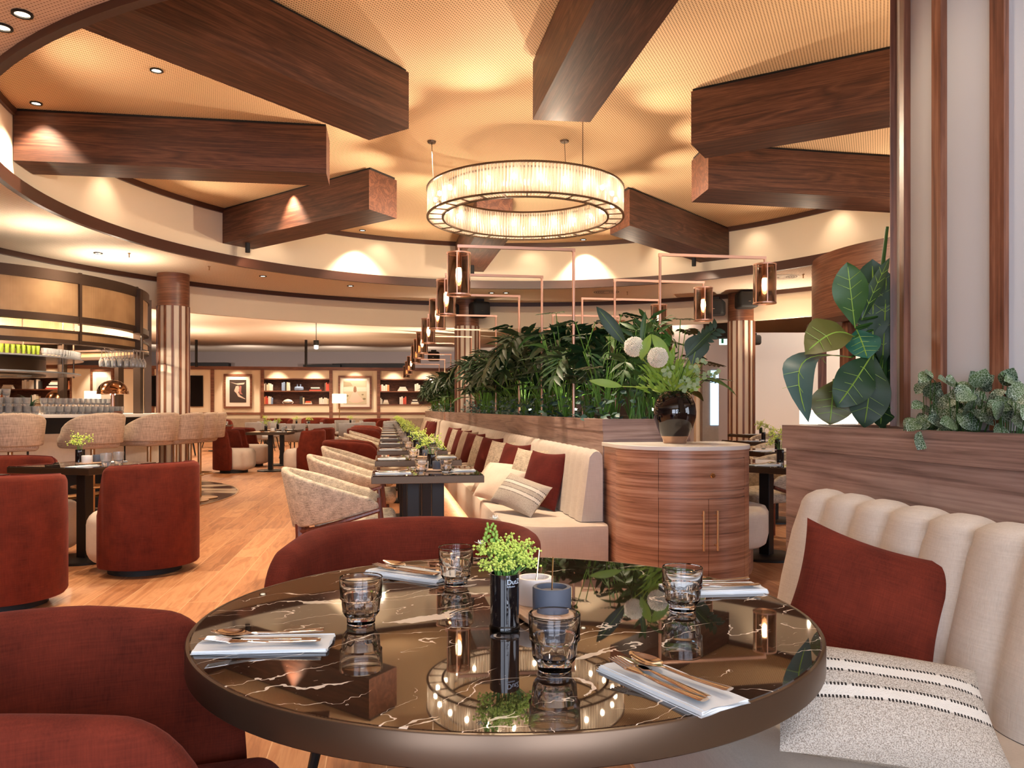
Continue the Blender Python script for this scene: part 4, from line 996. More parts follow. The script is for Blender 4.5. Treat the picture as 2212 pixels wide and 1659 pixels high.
# cushions along the long banquette
def rowcush(proto, a, b, z, rz, tilt, lab, roll=0, first=[0]):
    p = RW(a, b, z)
    if proto.name in USED or proto is pS: o = proto.copy(); COL.objects.link(o)
    else: o = proto; USED.add(proto.name)
    setm(o, p, TH+rz, tilt, roll); tag(o, lab, 'cushion'); return o
FB = radians(-90)    # back to the wall, facing the tables
rowcush(pS, .42, -.48, .585, radians(-52), radians(-40), 'cream striped cushion lying forward at the near end of the long banquette', radians(12))
rowcush(pP, 1.12, -.52, .59, radians(-58), radians(-38), 'pale zigzag cushion behind the striped one on the long banquette', radians(8))
rowcush(pR, .70, -.26, .66, radians(-62), radians(-20), 'burgundy cushion at the near end of the long banquette back')
rowcush(pT, 1.30, -.27, .66, radians(-60), radians(-20), 'grey tweed cushion next to the nearest burgundy one on the long banquette')
rowcush(pP, 1.75, -.47, .58, radians(-62), radians(-40), 'plain pale cushion half hidden behind the first table edge')
seq = ['R','T','R','T','R','T','R','T','R']
for k, q in enumerate(seq):
    a = 2.1+.82*k
    rowcush(pR if q == 'R' else (pG if k in (5,) else pT), a, -.27, .66, radians(-62+random.uniform(-6,6)), radians(-20), '%s cushion, %s along the long banquette past the pale ones' % ({'R':'burgundy','T':'taupe'}[q], ORD[k]))
for k, q in enumerate('RRGG'):
    rowcush(pR if q == 'R' else pG, 15.3+1.0*k, -.27, .66, radians(-62), radians(-20), '%s cushion, %s on the far second banquette' % ({'R':'brown-red','G':'taupe'}[q], ORD[k]))
# ---------------------------------------------------------------- pendant lamps on copper goosenecks
def make_pend():
    t = thing('gooseneck_lamp', 'x', 'lamp')      # post foot at the origin, arm runs along +x
    L = .975; H = 2.53-1.07
    mb = MB(); mb.tube([(0,0,0),(0,0,H)], .0125, 10); mb.box((0,0,H-.006),(.026,.026,.026)); mb.build('post', M['copper'], t)
    mb = MB(); mb.box((L/2,0,H),(L+.024,.024,.024)); mb.build('arm', M['copper'], t, False)
    mb = MB(); mb.tube([(L,0,H),(L,0,H-.09)], .010, 8); mb.lathe([(.022,-.18),(.026,-.09),(.012,-.05)], (L,0,H), 14); mb.build('bulb_holder', M['copper'], t)
    zt = H-.055; zb = zt-.355; r = .098
    mb = MB(); mb.lathe([(r,zb),(r,zt)], (L,0,0), 40, 0, 2*pi); mb.f = [f for f in mb.f if len(f) == 4]; mb.build('smoked_glass_shade', M['smoke'], t)
    for z in (zb, zt-.012):
        mb = MB(); mb.lathe([(r-.003,z),(r+.004,z),(r+.004,z+.012),(r-.003,z+.012)], (L,0,0), 40, close=True); mb.build('ring', M['copper'], t)
    mb = MB(); mb.box((L,0,zt-.006),(2*r,.012,.008)); mb.build('top_bar', M['copper'], t, False)
    for i in range(6):
        a = 2*pi*i/6+.3; mb = MB(); mb.box((L+(r+.002)*cos(a),(r+.002)*sin(a),(zb+zt)/2),(.004,.009,zt-zb), a); mb.build('rib', M['copper'], t, False)
    mb = MB(); mb.lathe([(.001,-.30),(.018,-.285),(.026,-.25),(.022,-.19),(.012,-.16)], (L,0,H+.0), 14); mb.build('bulb', M['pbulb'], t)
    return t
M['pbulb'] = emis('pendant_filament', (1,.70,.38), 45)
pend = make_pend()
for k, D in enumerate((6.67, 8.03, 9.41, 11.4, 13.4, 14.7, 16.2, 19.4, 21.4, 23.7)):
    x = D*(-271/F)+1.585
    put(pend, (x, D, 1.07), TH+pi, 'copper gooseneck lamp reaching left over the long row, %s from the camera' % ORD[k], 'copper gooseneck lamps')
for k, D in enumerate((6.87, 8.23, 9.6, 11.3, 13.2, 16.0)):
    x = D*(-271/F)+2.387
    put(pend, (x, D, 1.07), TH, 'copper gooseneck lamp reaching right from the planter, %s from the camera' % ORD[k], 'copper gooseneck lamps')
# ---------------------------------------------------------------- cabinet at the planter end
t = thing('curved_cabinet', 'curved walnut cabinet with white top, drawer and two doors', 'cabinet', tuple(RW(0,0)), TH)
CB = .41; CA = -.30; CR = .41
def cabpath(r, a_front=CA):
    pts = [(CB-r, -.002), (CB-r, CA)]; pts = [(CB-r, -.004)]
    for i in range(33):
        an = pi+pi*i/32; pts.append((CB+r*cos(an), CA+r*sin(an)))
    pts.append((CB+r, -.004)); return pts
mb = MB(); mb.prism(cabpath(CR-.004), 0, .94); mb.build('carcass', M['cab'], t, True, 30)
mb = MB(); mb.prism(cabpath(CR+.012), .940, .965); mb.build('stone_top', M['white'], t, True, 30, bevel=.003)
def bent(a0, a1, z0, z1, name, par, r0=CR-.004, r1=CR+.006, n=16):
    mb = MB(); vs = []
    for z in (z0, z1):
        for r in (r0, r1):
            for i in range(n+1): an = a0+(a1-a0)*i/n; vs.append((CB+r*cos(an), CA+r*sin(an), z))
    m = n+1; fs = []
    for i in range(n): fs += [(m+i,m+i+1,3*m+i+1,3*m+i),(i,2*m+i,2*m+i+1,i+1),(2*m+i,3*m+i,3*m+i+1,2*m+i+1),(i,i+1,m+i+1,m+i)]
    fs += [(0,m,3*m,2*m),(n,2*m+n,3*m+n,m+n)]
    mb.add(vs, fs); return mb.build(name, M['cab'], par, True, 30)
# angles: measured in the cabinet's own frame, -90 deg faces the camera
d0, d1, dm = radians(-128), radians(-46), radians(-88)
g = radians(.35)
for z0, z1, a0, a1, nm in ((.895,.94,d0,d1,'top_rail'),(.0,.06,d0,d1,'bottom_rail')): bent(a0, a1, z0, z1, nm, t)
dr = bent(d0+g, d1-g, .712, .888, 'drawer', t)
bent(d0, d1, .668, .705, 'middle_rail', t)
dl = bent(d0+g, dm-g*.6, .066, .661, 'door', t); drr = bent(dm+g*.6, d1-g, .066, .661, 'door', t)
bent(radians(-179), d0-g*.5, 0, .94, 'side_panel', t, n=20); bent(d1+g*.5, radians(-1), 0, .94, 'side_panel', t, n=20)
def cp(an, r, z): return (CB+r*cos(an), CA+r*sin(an), z)
mb = MB(); M4 = Matrix.Translation(cp(radians(-86), CR+.006, .80)) @ Matrix.Rotation(radians(-86), 4, 'Z') @ Matrix.Rotation(pi/2, 4, 'Y')
mb.M = M4; mb.lathe([(.006,0),(.006,.012),(.014,.016),(.015,.024),(.012,.028),(.001,.029)], (0,0,0), 20); mb.build('knob', M['brass'], dr)
for an, par in ((dm-radians(5.5), dl), (dm+radians(5.5), drr)):
    mb = MB(); mb.tube([cp(an, CR+.036, .37), cp(an, CR+.036, .60)], .0065, 10)
    for z in (.40,.57): mb.tube([cp(an, CR, z), cp(an, CR+.036, z)], .005, 8)
    mb.build('bar_handle', M['brassh'] if 'brassh' in M else M.setdefault('brassh', mat('satin_brass', (.85,.55,.28), .38, .85)), par)
lamp('SPOT', (.95, 4.5, ZU-.05), 190, WARM2, 'downlight_or_fill_beam', .04, rot=aim((.95,4.5,ZU-.05),(1.05,4.85,.96)), spot=32, blend=.5)
lamp('SPOT', (-.5, 5.9, ZU-.05), 230, WARM2, 'downlight_or_fill_beam', .05, rot=aim((-.5,5.9,ZU-.05),(.0,6.2,.4)), spot=75, blend=.6)  # added fill over the banquette, no fixture in the ceiling
# ---------------------------------------------------------------- big black vase
vb = RW(-.28, .40); VBX, VBY = 1.03, 4.98
t = thing('bulbous_vase', 'large glossy black bulbous glass vase on the white cabinet top', 'vase', (VBX,VBY,.965))
mb = MB(); mb.lathe([(.001,.03),(.078,.032),(.090,.05),(.112,.10),(.132,.16),(.135,.20),(.128,.25),(.108,.295),(.082,.322),(.066,.330),(.064,.322),(.10,.28),(.12,.2),(.10,.10),(.001,.06)], (0,0,0), 48); mb.build('black_glass', M['blackglass'], t)
mb = MB(); mb.lathe([(.001,0),(.070,0),(.073,.004),(.074,.018),(.080,.033),(.0885,.046),(.087,.047)], (0,0,0), 48); mb.build('clear_base', M['amberbase'] if 'amberbase' in M else mat('bronze_glass', (.50,.30,.19), .06, .5), t)
# ---------------------------------------------------------------- the near right planter, banquette and big column
t = thing('low_planter', 'greyish walnut planter wall in the right foreground with plants on top', 'planter', tuple(RW(0,0)), TH)
a0, a1 = -1.97, -6.6; b0, b1 = .227, 2.3
mb = MB(); mb.box(((b0+b1)/2,(a0+a1)/2,.515),(b1-b0,a0-a1,1.03)); mb.build('body', M['plant_w'], t, False)
mb = MB(); q = .012
poly = [(b0-q,a0+q),(b1,a0+q),(b1,a1),(b0-q,a1)]; inn = [(b0+.05,a0-.06),(b1-.05,a0-.06),(b1-.05,a1+.05),(b0+.05,a1+.05)]
vs = [(x,y,1.02) for x,y in poly]+[(x,y,1.115) for x,y in poly]+[(x,y,1.115) for x,y in inn]+[(x,y,1.06) for x,y in inn]
mb.add(vs, [(k*4+i, k*4+(i+1)%4, (k+1)*4+(i+1)%4, (k+1)*4+i) for k in range(3) for i in range(4)]+[(12,13,14,15)]); mb.build('top_rail', M['plant_w'], t, False)
banquette('banquette', 'near right pale banquette with wide channels, behind the round table', -2.40, -6.4, .0, .215, .17, .150, M['linen'], led=False, roundend=False) if False else None
def nearbanq():
    t = thing('banquette', 'near banquette with wide channels beside the round table, cushions on it', 'banquette', tuple(RW(0,0)), TH)
    ch = .165; A0, A1 = -2.42, -6.3; ztop = .905; bk = .205
    prof = [(-.075,.47),(-.07,.52),(-.055,.60),(-.035,.68),(-.015,.76),(.0,.82),(.012,.86)]
    for i in range(1,8):
        an = pi*i/7*.9; prof.append((.012+.075*(1-cos(an)), .86+.048*sin(an)))
    prof += [(bk-.01,.84),(bk,.47)]; K = len(prof)-1
    nL = int((A0-A1)/ch)*10
    def fn(u, v):
        k = min(int(v*K+.5), K); x, z = prof[k]; y = A0+(A1-A0)*u
        q = abs(sin(pi*(y-A0)/ch)); d = (1-q**.45)*.030; s = 1 if k < K-1 else 0
        end = max(0, 1-(A0-y)/.09)          # the near end rounds off
        return (x+(d*s if z < .88 else d*.2), y, z-(d*.9 if .86 <= z and s else 0)-(.03*end**2 if z > .8 else 0))
    mb = MB(); mb.grid(fn, nL, K); mb.add([fn(0,k/K) for k in range(K+1)], [tuple(range(K+1))]); mb.build('channelled_back', M['linen'], t, ang=60)
    mb = MB(); sf = -.72
    rings = []; R = .12
    base = [(bk,A0-.02),(sf+R,A0-.02)]+[(sf+R-R*sin(pi/2*i/6),A0-.02-R+R*cos(pi/2*i/6)) for i in range(1,7)]+[(sf,A1),(bk,A1)]
    n = len(base)
    for off, z in ((.01,.17),(0,.20),(0,.42),(.012,.452),(.04,.468)): rings.append([(x+(off if x < bk-.01 else 0), y-(off if y > A1+.1 else 0), z) for x, y in base])
    mb.add([p for r in rings for p in r], [(k*n+i,k*n+(i+1)%n,(k+1)*n+(i+1)%n,(k+1)*n+i) for k in range(4) for i in range(n)]+[tuple(4*n+i for i in range(n)), tuple(range(n-1,-1,-1))])
    mb.build('seat', M['linen'], t, ang=40)
    mb = MB(); mb.prism([(sf+.14,A0-.1),(bk,A0-.1),(bk,A1),(sf+.14,A1)], 0, .17); mb.build('plinth', M['cab'], t, False)
nearbanq()
# the big fluted column standing in the near planter
column(2.13, 2.63, 'huge fluted cream and walnut column in the right foreground', .76, ZL, 22, ZL-.001, .775, .20, 1.117, mat('cool_daylit_cream', (.54,.54,.545), .75))  # cream shaft; cool daylight is put into its grey colour
# ================================================================ plants
def leaf(mb, base, tip, w, nrm, curl=.15, fold=.25, ns=6, shape=.42, wav=0.0, bow=None, rib=None):
    # a leaf between two points; nrm: the side it faces; curl lifts its middle; fold bends the halves
    B = Vector(base); Tp = Vector(tip); d = Tp-B; L = d.length
    if L < 1e-5: return
    t = d/L; n = Vector(nrm); n = (n-t*n.dot(t))
    if n.length < 1e-4: n = t.orthogonal()
    n.normalize(); s = t.cross(n); rows = []
    for i in range(ns+1):
        u = i/ns; c = B+d*u+n*(curl*L*sin(pi*u))
        if bow: c += Vector(bow)*sin(pi*u)*L
        hw = w/2*(sin(pi*u**shape_exp(shape)))**.8 if 0 < u < 1 else .0
        ww = wav*w*sin(u*17)
        rows.append((c-s*hw+n*(fold*hw+ww), c, c+s*hw+n*(fold*hw-ww)))
    vs = [p for r in rows for p in r]; fs = []
    for i in range(ns):
        o = i*3; fs += [(o,o+1,o+4,o+3),(o+1,o+2,o+5,o+4)]
    mb.add(vs, fs)
    if rib is not None: rib.tube([r[1]+n*.0006 for r in rows[:-1]], [w*.018]*(len(rows)-2)+[w*.006], 4, False)
def shape_exp(s): return math.log(.5)/math.log(s)
Zv = Vector((0,0,1))
def frond(mb, st, base, az, reach, rise, droop, npair=11, ll=.15, lw=.026, rnd=random):
    dirh = Vector((cos(az), sin(az), 0)); side = Vector((-sin(az), cos(az), 0)); pts = []
    for i in range(13):
        u = i/12; pts.append(Vector(base)+dirh*reach*u+Zv*(rise*sin(u*pi*.62)/sin(pi*.62)*1.0-droop*u**3))
    st.tube(pts, [.004*(1-.7*i/12) for i in range(13)], 5, False)
    for k in range(npair):
        u = .30+.70*k/(npair-1); i = min(11, int(u*12)); p = pts[i].lerp(pts[i+1], u*12-i); tg = (pts[i+1]-pts[i]).normalized()
        l = ll*(sin(pi*(.18+.72*(1-(u-.3)/.7)))**.6); up = side.cross(tg)
        if up.z < 0: up = -up
        for sd in (-1,1):
            dv = (side*sd*.9+tg*.75-Zv*.22+up*.15+Vector((rnd.gauss(0,.06),rnd.gauss(0,.06),rnd.gauss(0,.08)))).normalized()
            leaf(mb, p, p+dv*l, lw*(1.1), up+side*sd*.3, .06, .25, 3, .4)
    leaf(mb, pts[-1], pts[-1]+(pts[-1]-pts[-2]).normalized()*ll*.8, lw, Zv, .05, .2, 3)
def plant(name, lab, group, seed, kind, h=.8, col='green'):
    rnd = random.Random(seed); t = thing(name, lab, 'plant', (0,0,0), 0, group); mb = MB(); st = MB()
    if kind == 'palm':
        for k in range(9):
            az = 2*pi*k/9+rnd.uniform(-.3,.3); q = rnd.uniform(.6,1)
            frond(mb, st, (rnd.uniform(-.04,.04),rnd.uniform(-.04,.04),0), az, .50*h*q+.08, h*(1.15-.4*q), .22*q, 10, .25*h+.04, .048, rnd)
    elif kind == 'bamboo':
        for k in range(13):
            az = rnd.uniform(0,2*pi); q = rnd.uniform(.25,1)
            frond(mb, st, (rnd.uniform(-.07,.07),rnd.uniform(-.07,.07),0), az, .42*h*q, h*rnd.uniform(.45,1.05), .12*q, 6, .16*h+.04, .030, rnd)
    elif kind == 'lobed':
        for k in range(16):
            az = rnd.uniform(0,2*pi); q = rnd.uniform(.3,1); top = Vector((cos(az)*.36*h*q, sin(az)*.36*h*q, h*rnd.uniform(.35,1.0)))
            st.tube([(0,0,0),tuple(top*.5+Zv*.08*h),tuple(top)], .004, 5, False)
            out = Vector((cos(az),sin(az),-.15)).normalized(); side = Vector((-sin(az),cos(az),0)); nn_ = Vector((cos(az)*.3,sin(az)*.3,1)); L = .17*h+.05
            for j in range(5):
                u = j/5; p = top+out*L*u*.9
                for sd in (-1,1):
                    dv = (side*sd*(1-.35*u)+out*(.35+.7*u)).normalized(); leaf(mb, p, p+dv*L*(.62-.18*u), .042*h+.008, nn_, .05, .15, 3, .55)
            leaf(mb, top, top+out*L*1.25, .06*h, nn_, .03, .15, 4, .45)
    elif kind == 'broad':
        for k in range(11):
            az = rnd.uniform(0,2*pi); q = rnd.uniform(.3,1); top = Vector((cos(az)*.32*h*q, sin(az)*.32*h*q, h*rnd.uniform(.25,.95)))
            st.tube([(0,0,0),tuple(top*.5+Zv*.1*h),tuple(top)], .005, 5, False)
            out = Vector((cos(az),sin(az),rnd.uniform(-.7,.3))).normalized()
            leaf(mb, top, top+out*(.26*h+.03), .17*h, Vector((cos(az)*.6,sin(az)*.6,1)), .10, .18, 7, .38, .02, rib=st)
    mb.build('leaves', M[col], t, False, ang=60); st.build('stems', M['stemg'], t); 
    for c in kids(t): c.data.shade_smooth()
    return t
GP = 'dense plants of the long planter'
pp = [plant('palm_plant', 'feathery dark palm plant in the long planter', GP+', palms', 3, 'palm', 1.0),
      plant('palm_plant', 'feathery dark palm plant in the long planter', GP+', palms', 5, 'palm', .85),
      plant('lobed_plant', 'dark plant with finger-lobed leaves in the long planter', GP+', lobed', 8, 'lobed', .95),
      plant('broad_leaf_plant', 'plant with broad glossy drooping leaves in the long planter', GP+', broad', 9, 'broad', .9, 'green2'),
      plant('lobed_plant', 'dark plant with finger-lobed leaves in the long planter', GP+', lobed', 14, 'lobed', .75)]
rnd = random.Random(11)
a = .75; k = 0
while a < 22.6:
    for b in ((.22,.62,.95) if a > 1.2 else (.20,.62)):
        if 9.3 < a < 12.4 and b < .7: continue
        i = (k*2+int(b*10)) % 5; p = RW(a+rnd.uniform(-.12,.12), b+rnd.uniform(-.07,.07), 1.06)
        put(pp[i], tuple(p), rnd.uniform(0,6.3), None, None, rnd.uniform(.98,1.25)*(.8 if a < 1.5 else 1)); k += 1
    a += .52 if a < 6 else .62
bam = plant('bamboo_palm', 'light green bamboo palm lit from above at the near end of the planter', None, 21, 'bamboo', .72, 'green2')
put(bam, tuple(RW(.24,.30,1.06)), .4)
dup(bam, tuple(RW(.50,.52,1.06)), 2.2, 'second light bamboo palm just behind the lit one, nearer the vase', None, 1.0)
# low trailing cover along the rim: nobody could count it
for seg in range(8):
    mb = MB(); rr = random.Random(seed_ := 40+seg); A0 = .1+seg*2.9; A1 = A0+2.9 if seg else 3.0
    for _ in range(240 if seg < 3 else 130):
        a_ = rr.uniform(A0, A1); p = RW(a_, rr.uniform(.02,.35), 1.10+rr.random()**2*.22); ang_ = rr.uniform(0,6.3)
        dv = Vector((cos(ang_), sin(ang_), rr.uniform(-.6,.4)))*rr.uniform(.04,.075)
        leaf(mb, p, p+dv, rr.uniform(.03,.05), (rr.uniform(-1,.2), rr.uniform(-1,0), 1), .06, .15, 3, .4)
    tag(mb.build('trailing_leaves', M['blueleaf'], None), 'low trailing small-leaved cover along the rim of the long planter', 'foliage', 'low trailing leaves', 'stuff')
# small lamps hidden among the plants
for a_, b_, lab in ((.62,.55,'small glowing plant light between the vase stems'),(2.2,.35,'small glowing plant light low among the palms'),(4.3,.3,'small glowing plant light further along the planter')):
    p = RW(a_, b_, 1.10); t = thing('plant_spotlight', lab, 'light', tuple(p)); mb = MB(); mb.lathe([(.012,-.03),(.022,.03),(.024,.07)], (0,0,0), 14); mb.build('housing', M['blackm'], t)
    mb = MB(); mb.ico((0,0,.075), .016); mb.build('lens', M['pbulb'], t)
    lamp('SPOT', (p.x, p.y, p.z+.10), 6, (1,.85,.6), 'plant_light_beam', .03, rot=(pi,0,0), spot=120)
p = RW(.35,.35,0); lamp('SPOT', (p.x-.1,p.y-.3,ZU-.05), 170, (1,.86,.62), 'downlight_or_fill_beam', .05, spot=26, blend=.5)
# ---------------------------------------------------------------- bouquet in the big black vase
top = Vector((VBX, VBY, 1.275))
def vpt(px, py, D): return at(px, py, D)
def ballflower(px, py, D, lab, bend):
    c = vpt(px, py, D); r = .060; t = thing('allium_flower', lab, 'flower', tuple(top))
    mb = MB(); rl = c-top; e = rl-rl.normalized()*r*.9; mb.tube([(0,0,0), tuple(e*.35+Vector(bend)*.6), tuple(e*.7+Vector(bend)), tuple(e)], .0042, 8); mb.build('stem', M['green3'], t)
    mb = MB(); rr = random.Random(int(px)); mb.ico(tuple(rl), r*.35)
    for k in range(420):
        z = 1-2*(k+.5)/420; s = sqrt(1-z*z); f = k*2.39996; q = r*(1+rr.uniform(-.06,.05)); dd = Vector((s*cos(f), s*sin(f), z)); p = rl+dd*q
        mb.tube([tuple(rl+dd*r*.6), tuple(p)], .0005, 3, False); mb.octa(p, .0058)
    mb.build('flower_ball', M['whitefl'], t, False)
ballflower(1370, 749, 4.93, 'left round white allium ball in the bouquet of the big vase', (-.03,0,.02))
ballflower(1421, 772, 4.86, 'right round white allium ball in the bouquet of the big vase', (.02,0,0))
def bouquet_leaf(name, lab, b, tp, w, nrm, col='green', curl=.08, fold=.12, shape=.45, bow=None, D=4.9, Dt=None, stem=True, wav=.01):
    B = vpt(*b, D); Tp = vpt(*tp, Dt or D); t = thing(name, lab, 'leaf', tuple(top)); mb = MB(); st = MB(); B = B-top; Tp = Tp-top
    leaf(mb, B, Tp, w, nrm, curl, fold, 10, shape, wav, bow, rib=st)
    if stem: st.tube([(0,0,-.01), tuple(B*.5+Vector((0,0,.02))), tuple(B)], .003, 6, False)
    mb.build('blade', M[col], t); st.build('midrib', M['green3'], t)
CAMN = (-.25,-1,.1)
bouquet_leaf('fig_leaf', 'big rounded dark leaf standing up at the right of the bouquet', (1494,790), (1512,722), .155, CAMN, 'green', .03, .1, .62)
bouquet_leaf('long_leaf', 'long wide leaf drooping to the right of the big vase', (1512,815), (1592,856), .060, (.1,-.5,1), 'green2', .10, .2, .5, wav=.03)
bouquet_leaf('tall_leaf', 'tall dark leaf pointing up left behind the bouquet', (1352,745), (1288,662), .09, CAMN, 'green', .05, .2, .5, D=5.2)
bouquet_leaf('tall_leaf', 'narrow light leaf pointing up right behind the allium balls', (1385,745), (1394,672), .035, CAMN, 'green2', .03, .2, .5, D=5.1)
bouquet_leaf('striped_leaf', 'pale striped drooping leaf above the left allium ball', (1405,722), (1384,778), .06, CAMN, 'green3', .1, .2, .5)
bouquet_leaf('striped_leaf', 'pale striped drooping leaf above the right allium ball', (1408,722), (1446,775), .07, CAMN, 'green3', .1, .2, .5)
bouquet_leaf('narrow_leaf', 'yellow-green pointed leaf reaching left under the allium balls', (1345,835), (1272,822), .05, CAMN, 'green3', .08, .2, .5)
bouquet_leaf('narrow_leaf', 'dark hanging leaf at far right top of the bouquet', (1478,775), (1540,712), .05, CAMN, 'green', .06, .2, .5)
# zig-zag branch of paired dark leaves at upper right
t = thing('leafy_branch', 'branch of paired dark leaves rising to the upper right of the bouquet', 'branch', tuple(top)); mb = MB(); st = MB()
pts = [Vector((0,0,0)), vpt(1480,790,4.9)-top, vpt(1505,745,4.95)-top, vpt(1545,712,5.0)-top]; st.tube(pts, .003, 6)
for k in range(9):
    u = .45+.55*k/8; q = u*3; i = min(2, int(q)); p = pts[i].lerp(pts[i+1], q-i); tg = (pts[i+1]-pts[i]).normalized()
    for sd in (-1,1): leaf(mb, p, p+(tg*.6+Vector((sd*-.5,0,sd*.6))).normalized()*.075, .03, CAMN, .04, .2, 4)
mb.build('leaves', M['green'], t); st.build('stem', M['green2'], t)
for k, (ex, ey, lab) in enumerate(((1520,778,'eucalyptus sprig with round pale leaves at right of the bouquet'),(1497,838,'eucalyptus sprig with round pale leaves over the vase rim'),(1548,805,'eucalyptus sprig reaching furthest right'),(1440,800,'light clover-like sprig in the middle of the bouquet'))):
    t = thing('eucalyptus_sprig', lab, 'sprig', tuple(top)); mb = MB(); st = MB(); rr = random.Random(k+60); e = vpt(ex, ey, 4.84)-top
    pts = [Vector((0,0,-.01)), e*.5+Vector((0,0,.05)), e]; st.tube(pts, .0022, 6)
    for j in range(16):
        u = .25+.75*j/15; q = u*2; i = min(1,int(q)); p = pts[i].lerp(pts[i+1], q-i)+Vector((rr.gauss(0,.014),rr.gauss(0,.014),rr.gauss(0,.014)))
        a_ = rr.uniform(0,6.3); leaf(mb, p, p+Vector((cos(a_)*.8, -.3, sin(a_)*.8))*.036, .034, (rr.uniform(-.6,.6),-1,rr.uniform(-.2,.8)), .08, .15, 4, .5)
    mb.build('round_leaves', M['eu'] if 'eu' in M else M.setdefault('eu', mat('eucalyptus_leaf', (.36,.50,.26), .5)), t); st.build('stem', M['green3'], t)
t = thing('filler_greenery', 'loose bright green filler leaves in the mouth of the big vase', 'foliage', tuple(top), kind='stuff'); mb = MB(); rr = random.Random(77)
for k in range(150):
    a_ = rr.uniform(0,6.3); q = rr.random()**.5; p = Vector((cos(a_)*.15*q-.03, sin(a_)*.09*q, rr.uniform(.0,.24)*(1.1-q*.5))); d_ = (p+Vector((rr.gauss(0,.06),-.03,rr.uniform(.0,.1)))).normalized()
    leaf(mb, p, p+d_*rr.uniform(.05,.11), rr.uniform(.012,.026), (rr.uniform(-.7,.7),-1,.5), .08, .2, 4, .45)
mb.build('leaves', M['green3'], t)
# ---------------------------------------------------------------- fiddle-leaf fig in the near planter
fx, fy = PZ(1880, 935, 1.07).x, 3.0
F0 = Vector((1.42, 3.02, 1.08))
t = thing('fiddle_leaf_fig', 'tall fig plant with huge dark green leaves in front of the big column', 'plant', tuple(F0))
st = MB(); mb0 = MB(); st.tube([(0,0,0),(.01,0,.25),(-.01,0,.55),(.02,0,.8)], [.012,.011,.009,.006], 8)
figs = [((1847,708,2.95),(1830,566,2.9),.125,(-.5,-1,.1),'green2',.04,.25,.60,None),
 ((1884,770,3.0),(1884,560,3.0),.17,(-.2,-1,0),'green',.03,.12,.62,None),
 ((1862,690,2.92),(1922,556,2.9),.05,(-.8,-1,.2),'green',.02,.3,.5,None),
 ((1845,728,2.95),(1738,764,2.85),.155,(-.3,-1,.6),'olive',.10,.2,.62,(0,0,.10)),
 ((1838,772,2.95),(1746,912,2.80),.12,(-.8,-1,.5),'bl',.05,.25,.60,(-.28,0,.22)),
 ((1800,822,2.98),(1792,918,2.95),.16,(-.2,-1,.2),'olive',.06,.15,.55,None),
 ((1886,765,2.95),(1866,925,2.92),.15,(-.2,-1,.1),'green',.05,.15,.58,None),
 ((1882,768,2.93),(1806,880,2.90),.15,(.1,-1,.3),'green',.05,.15,.55,None),
 ((1905,800,3.0),(1915,585,2.98),.14,(-.3,-1,.1),'green',.03,.1,.6,None),
 ((1900,800,2.96),(1902,925,2.93),.14,(.1,-1,.2),'green',.03,.1,.55,None),
 ((1912,925,3.05),(1908,640,3.05),.20,(-.1,-1,0),'green',.03,.1,.6,None),
 ((1850,712,2.97),(1874,775,2.92),.13,(-.1,-1,.1),'teal',.04,.15,.55,None)]
M['olive'] = mat('olive_leaf', (.10,.10,.02), .45); M['bl'] = mat('bluish_leaf', (.055,.11,.095), .4); M['teal'] = mat('teal_leaf', (.02,.12,.07), .4)
for b_, t_, w_, n_, c_, cu, fo, sh, bw in figs:
    mb = MB(); rb = MB(); B = at(*b_)-F0; Tp = at(*t_)-F0
    leaf(mb, B, Tp, w_, n_, cu, fo, 14, sh, .03, bw, rib=rb)
    nn2 = Vector(n_).normalized()
    for q in (.25,.42,.58,.72):
        p = B.lerp(Tp, q)+nn2*cu*(Tp-B).length*sin(pi*q)*.98+(Vector(bw)*sin(pi*q)*(Tp-B).length if bw else Vector((0,0,0))); sdv = (Tp-B).normalized().cross(nn2)
        for sd in (-1,1):
            e = p+sdv*sd*w_*.36+(Tp-B)*.10+nn2*(fo*w_*.36+.001); rb.tube([p+nn2*.001, e], [.0013,.0006], 4, False)
    lf = mb.build('leaf', M[c_], t); rb.build('veins', M['green3'], lf)
    st.tube([(.01,0,.2+(B.z)*.6), tuple(B)], .005, 6)
st.build('stems', M['green2'], t)
p = at(1790, 915, 3.35); mb = MB(); mb.box((0,0,0),(.24,.05,.06), TH); tag(mb.build('light_box', emis('lit_box', (1,.90,.74), 1.2), loc=(p.x, p.y, 1.147)), 'low bright lit box on the planter beneath the fig leaves', 'light')
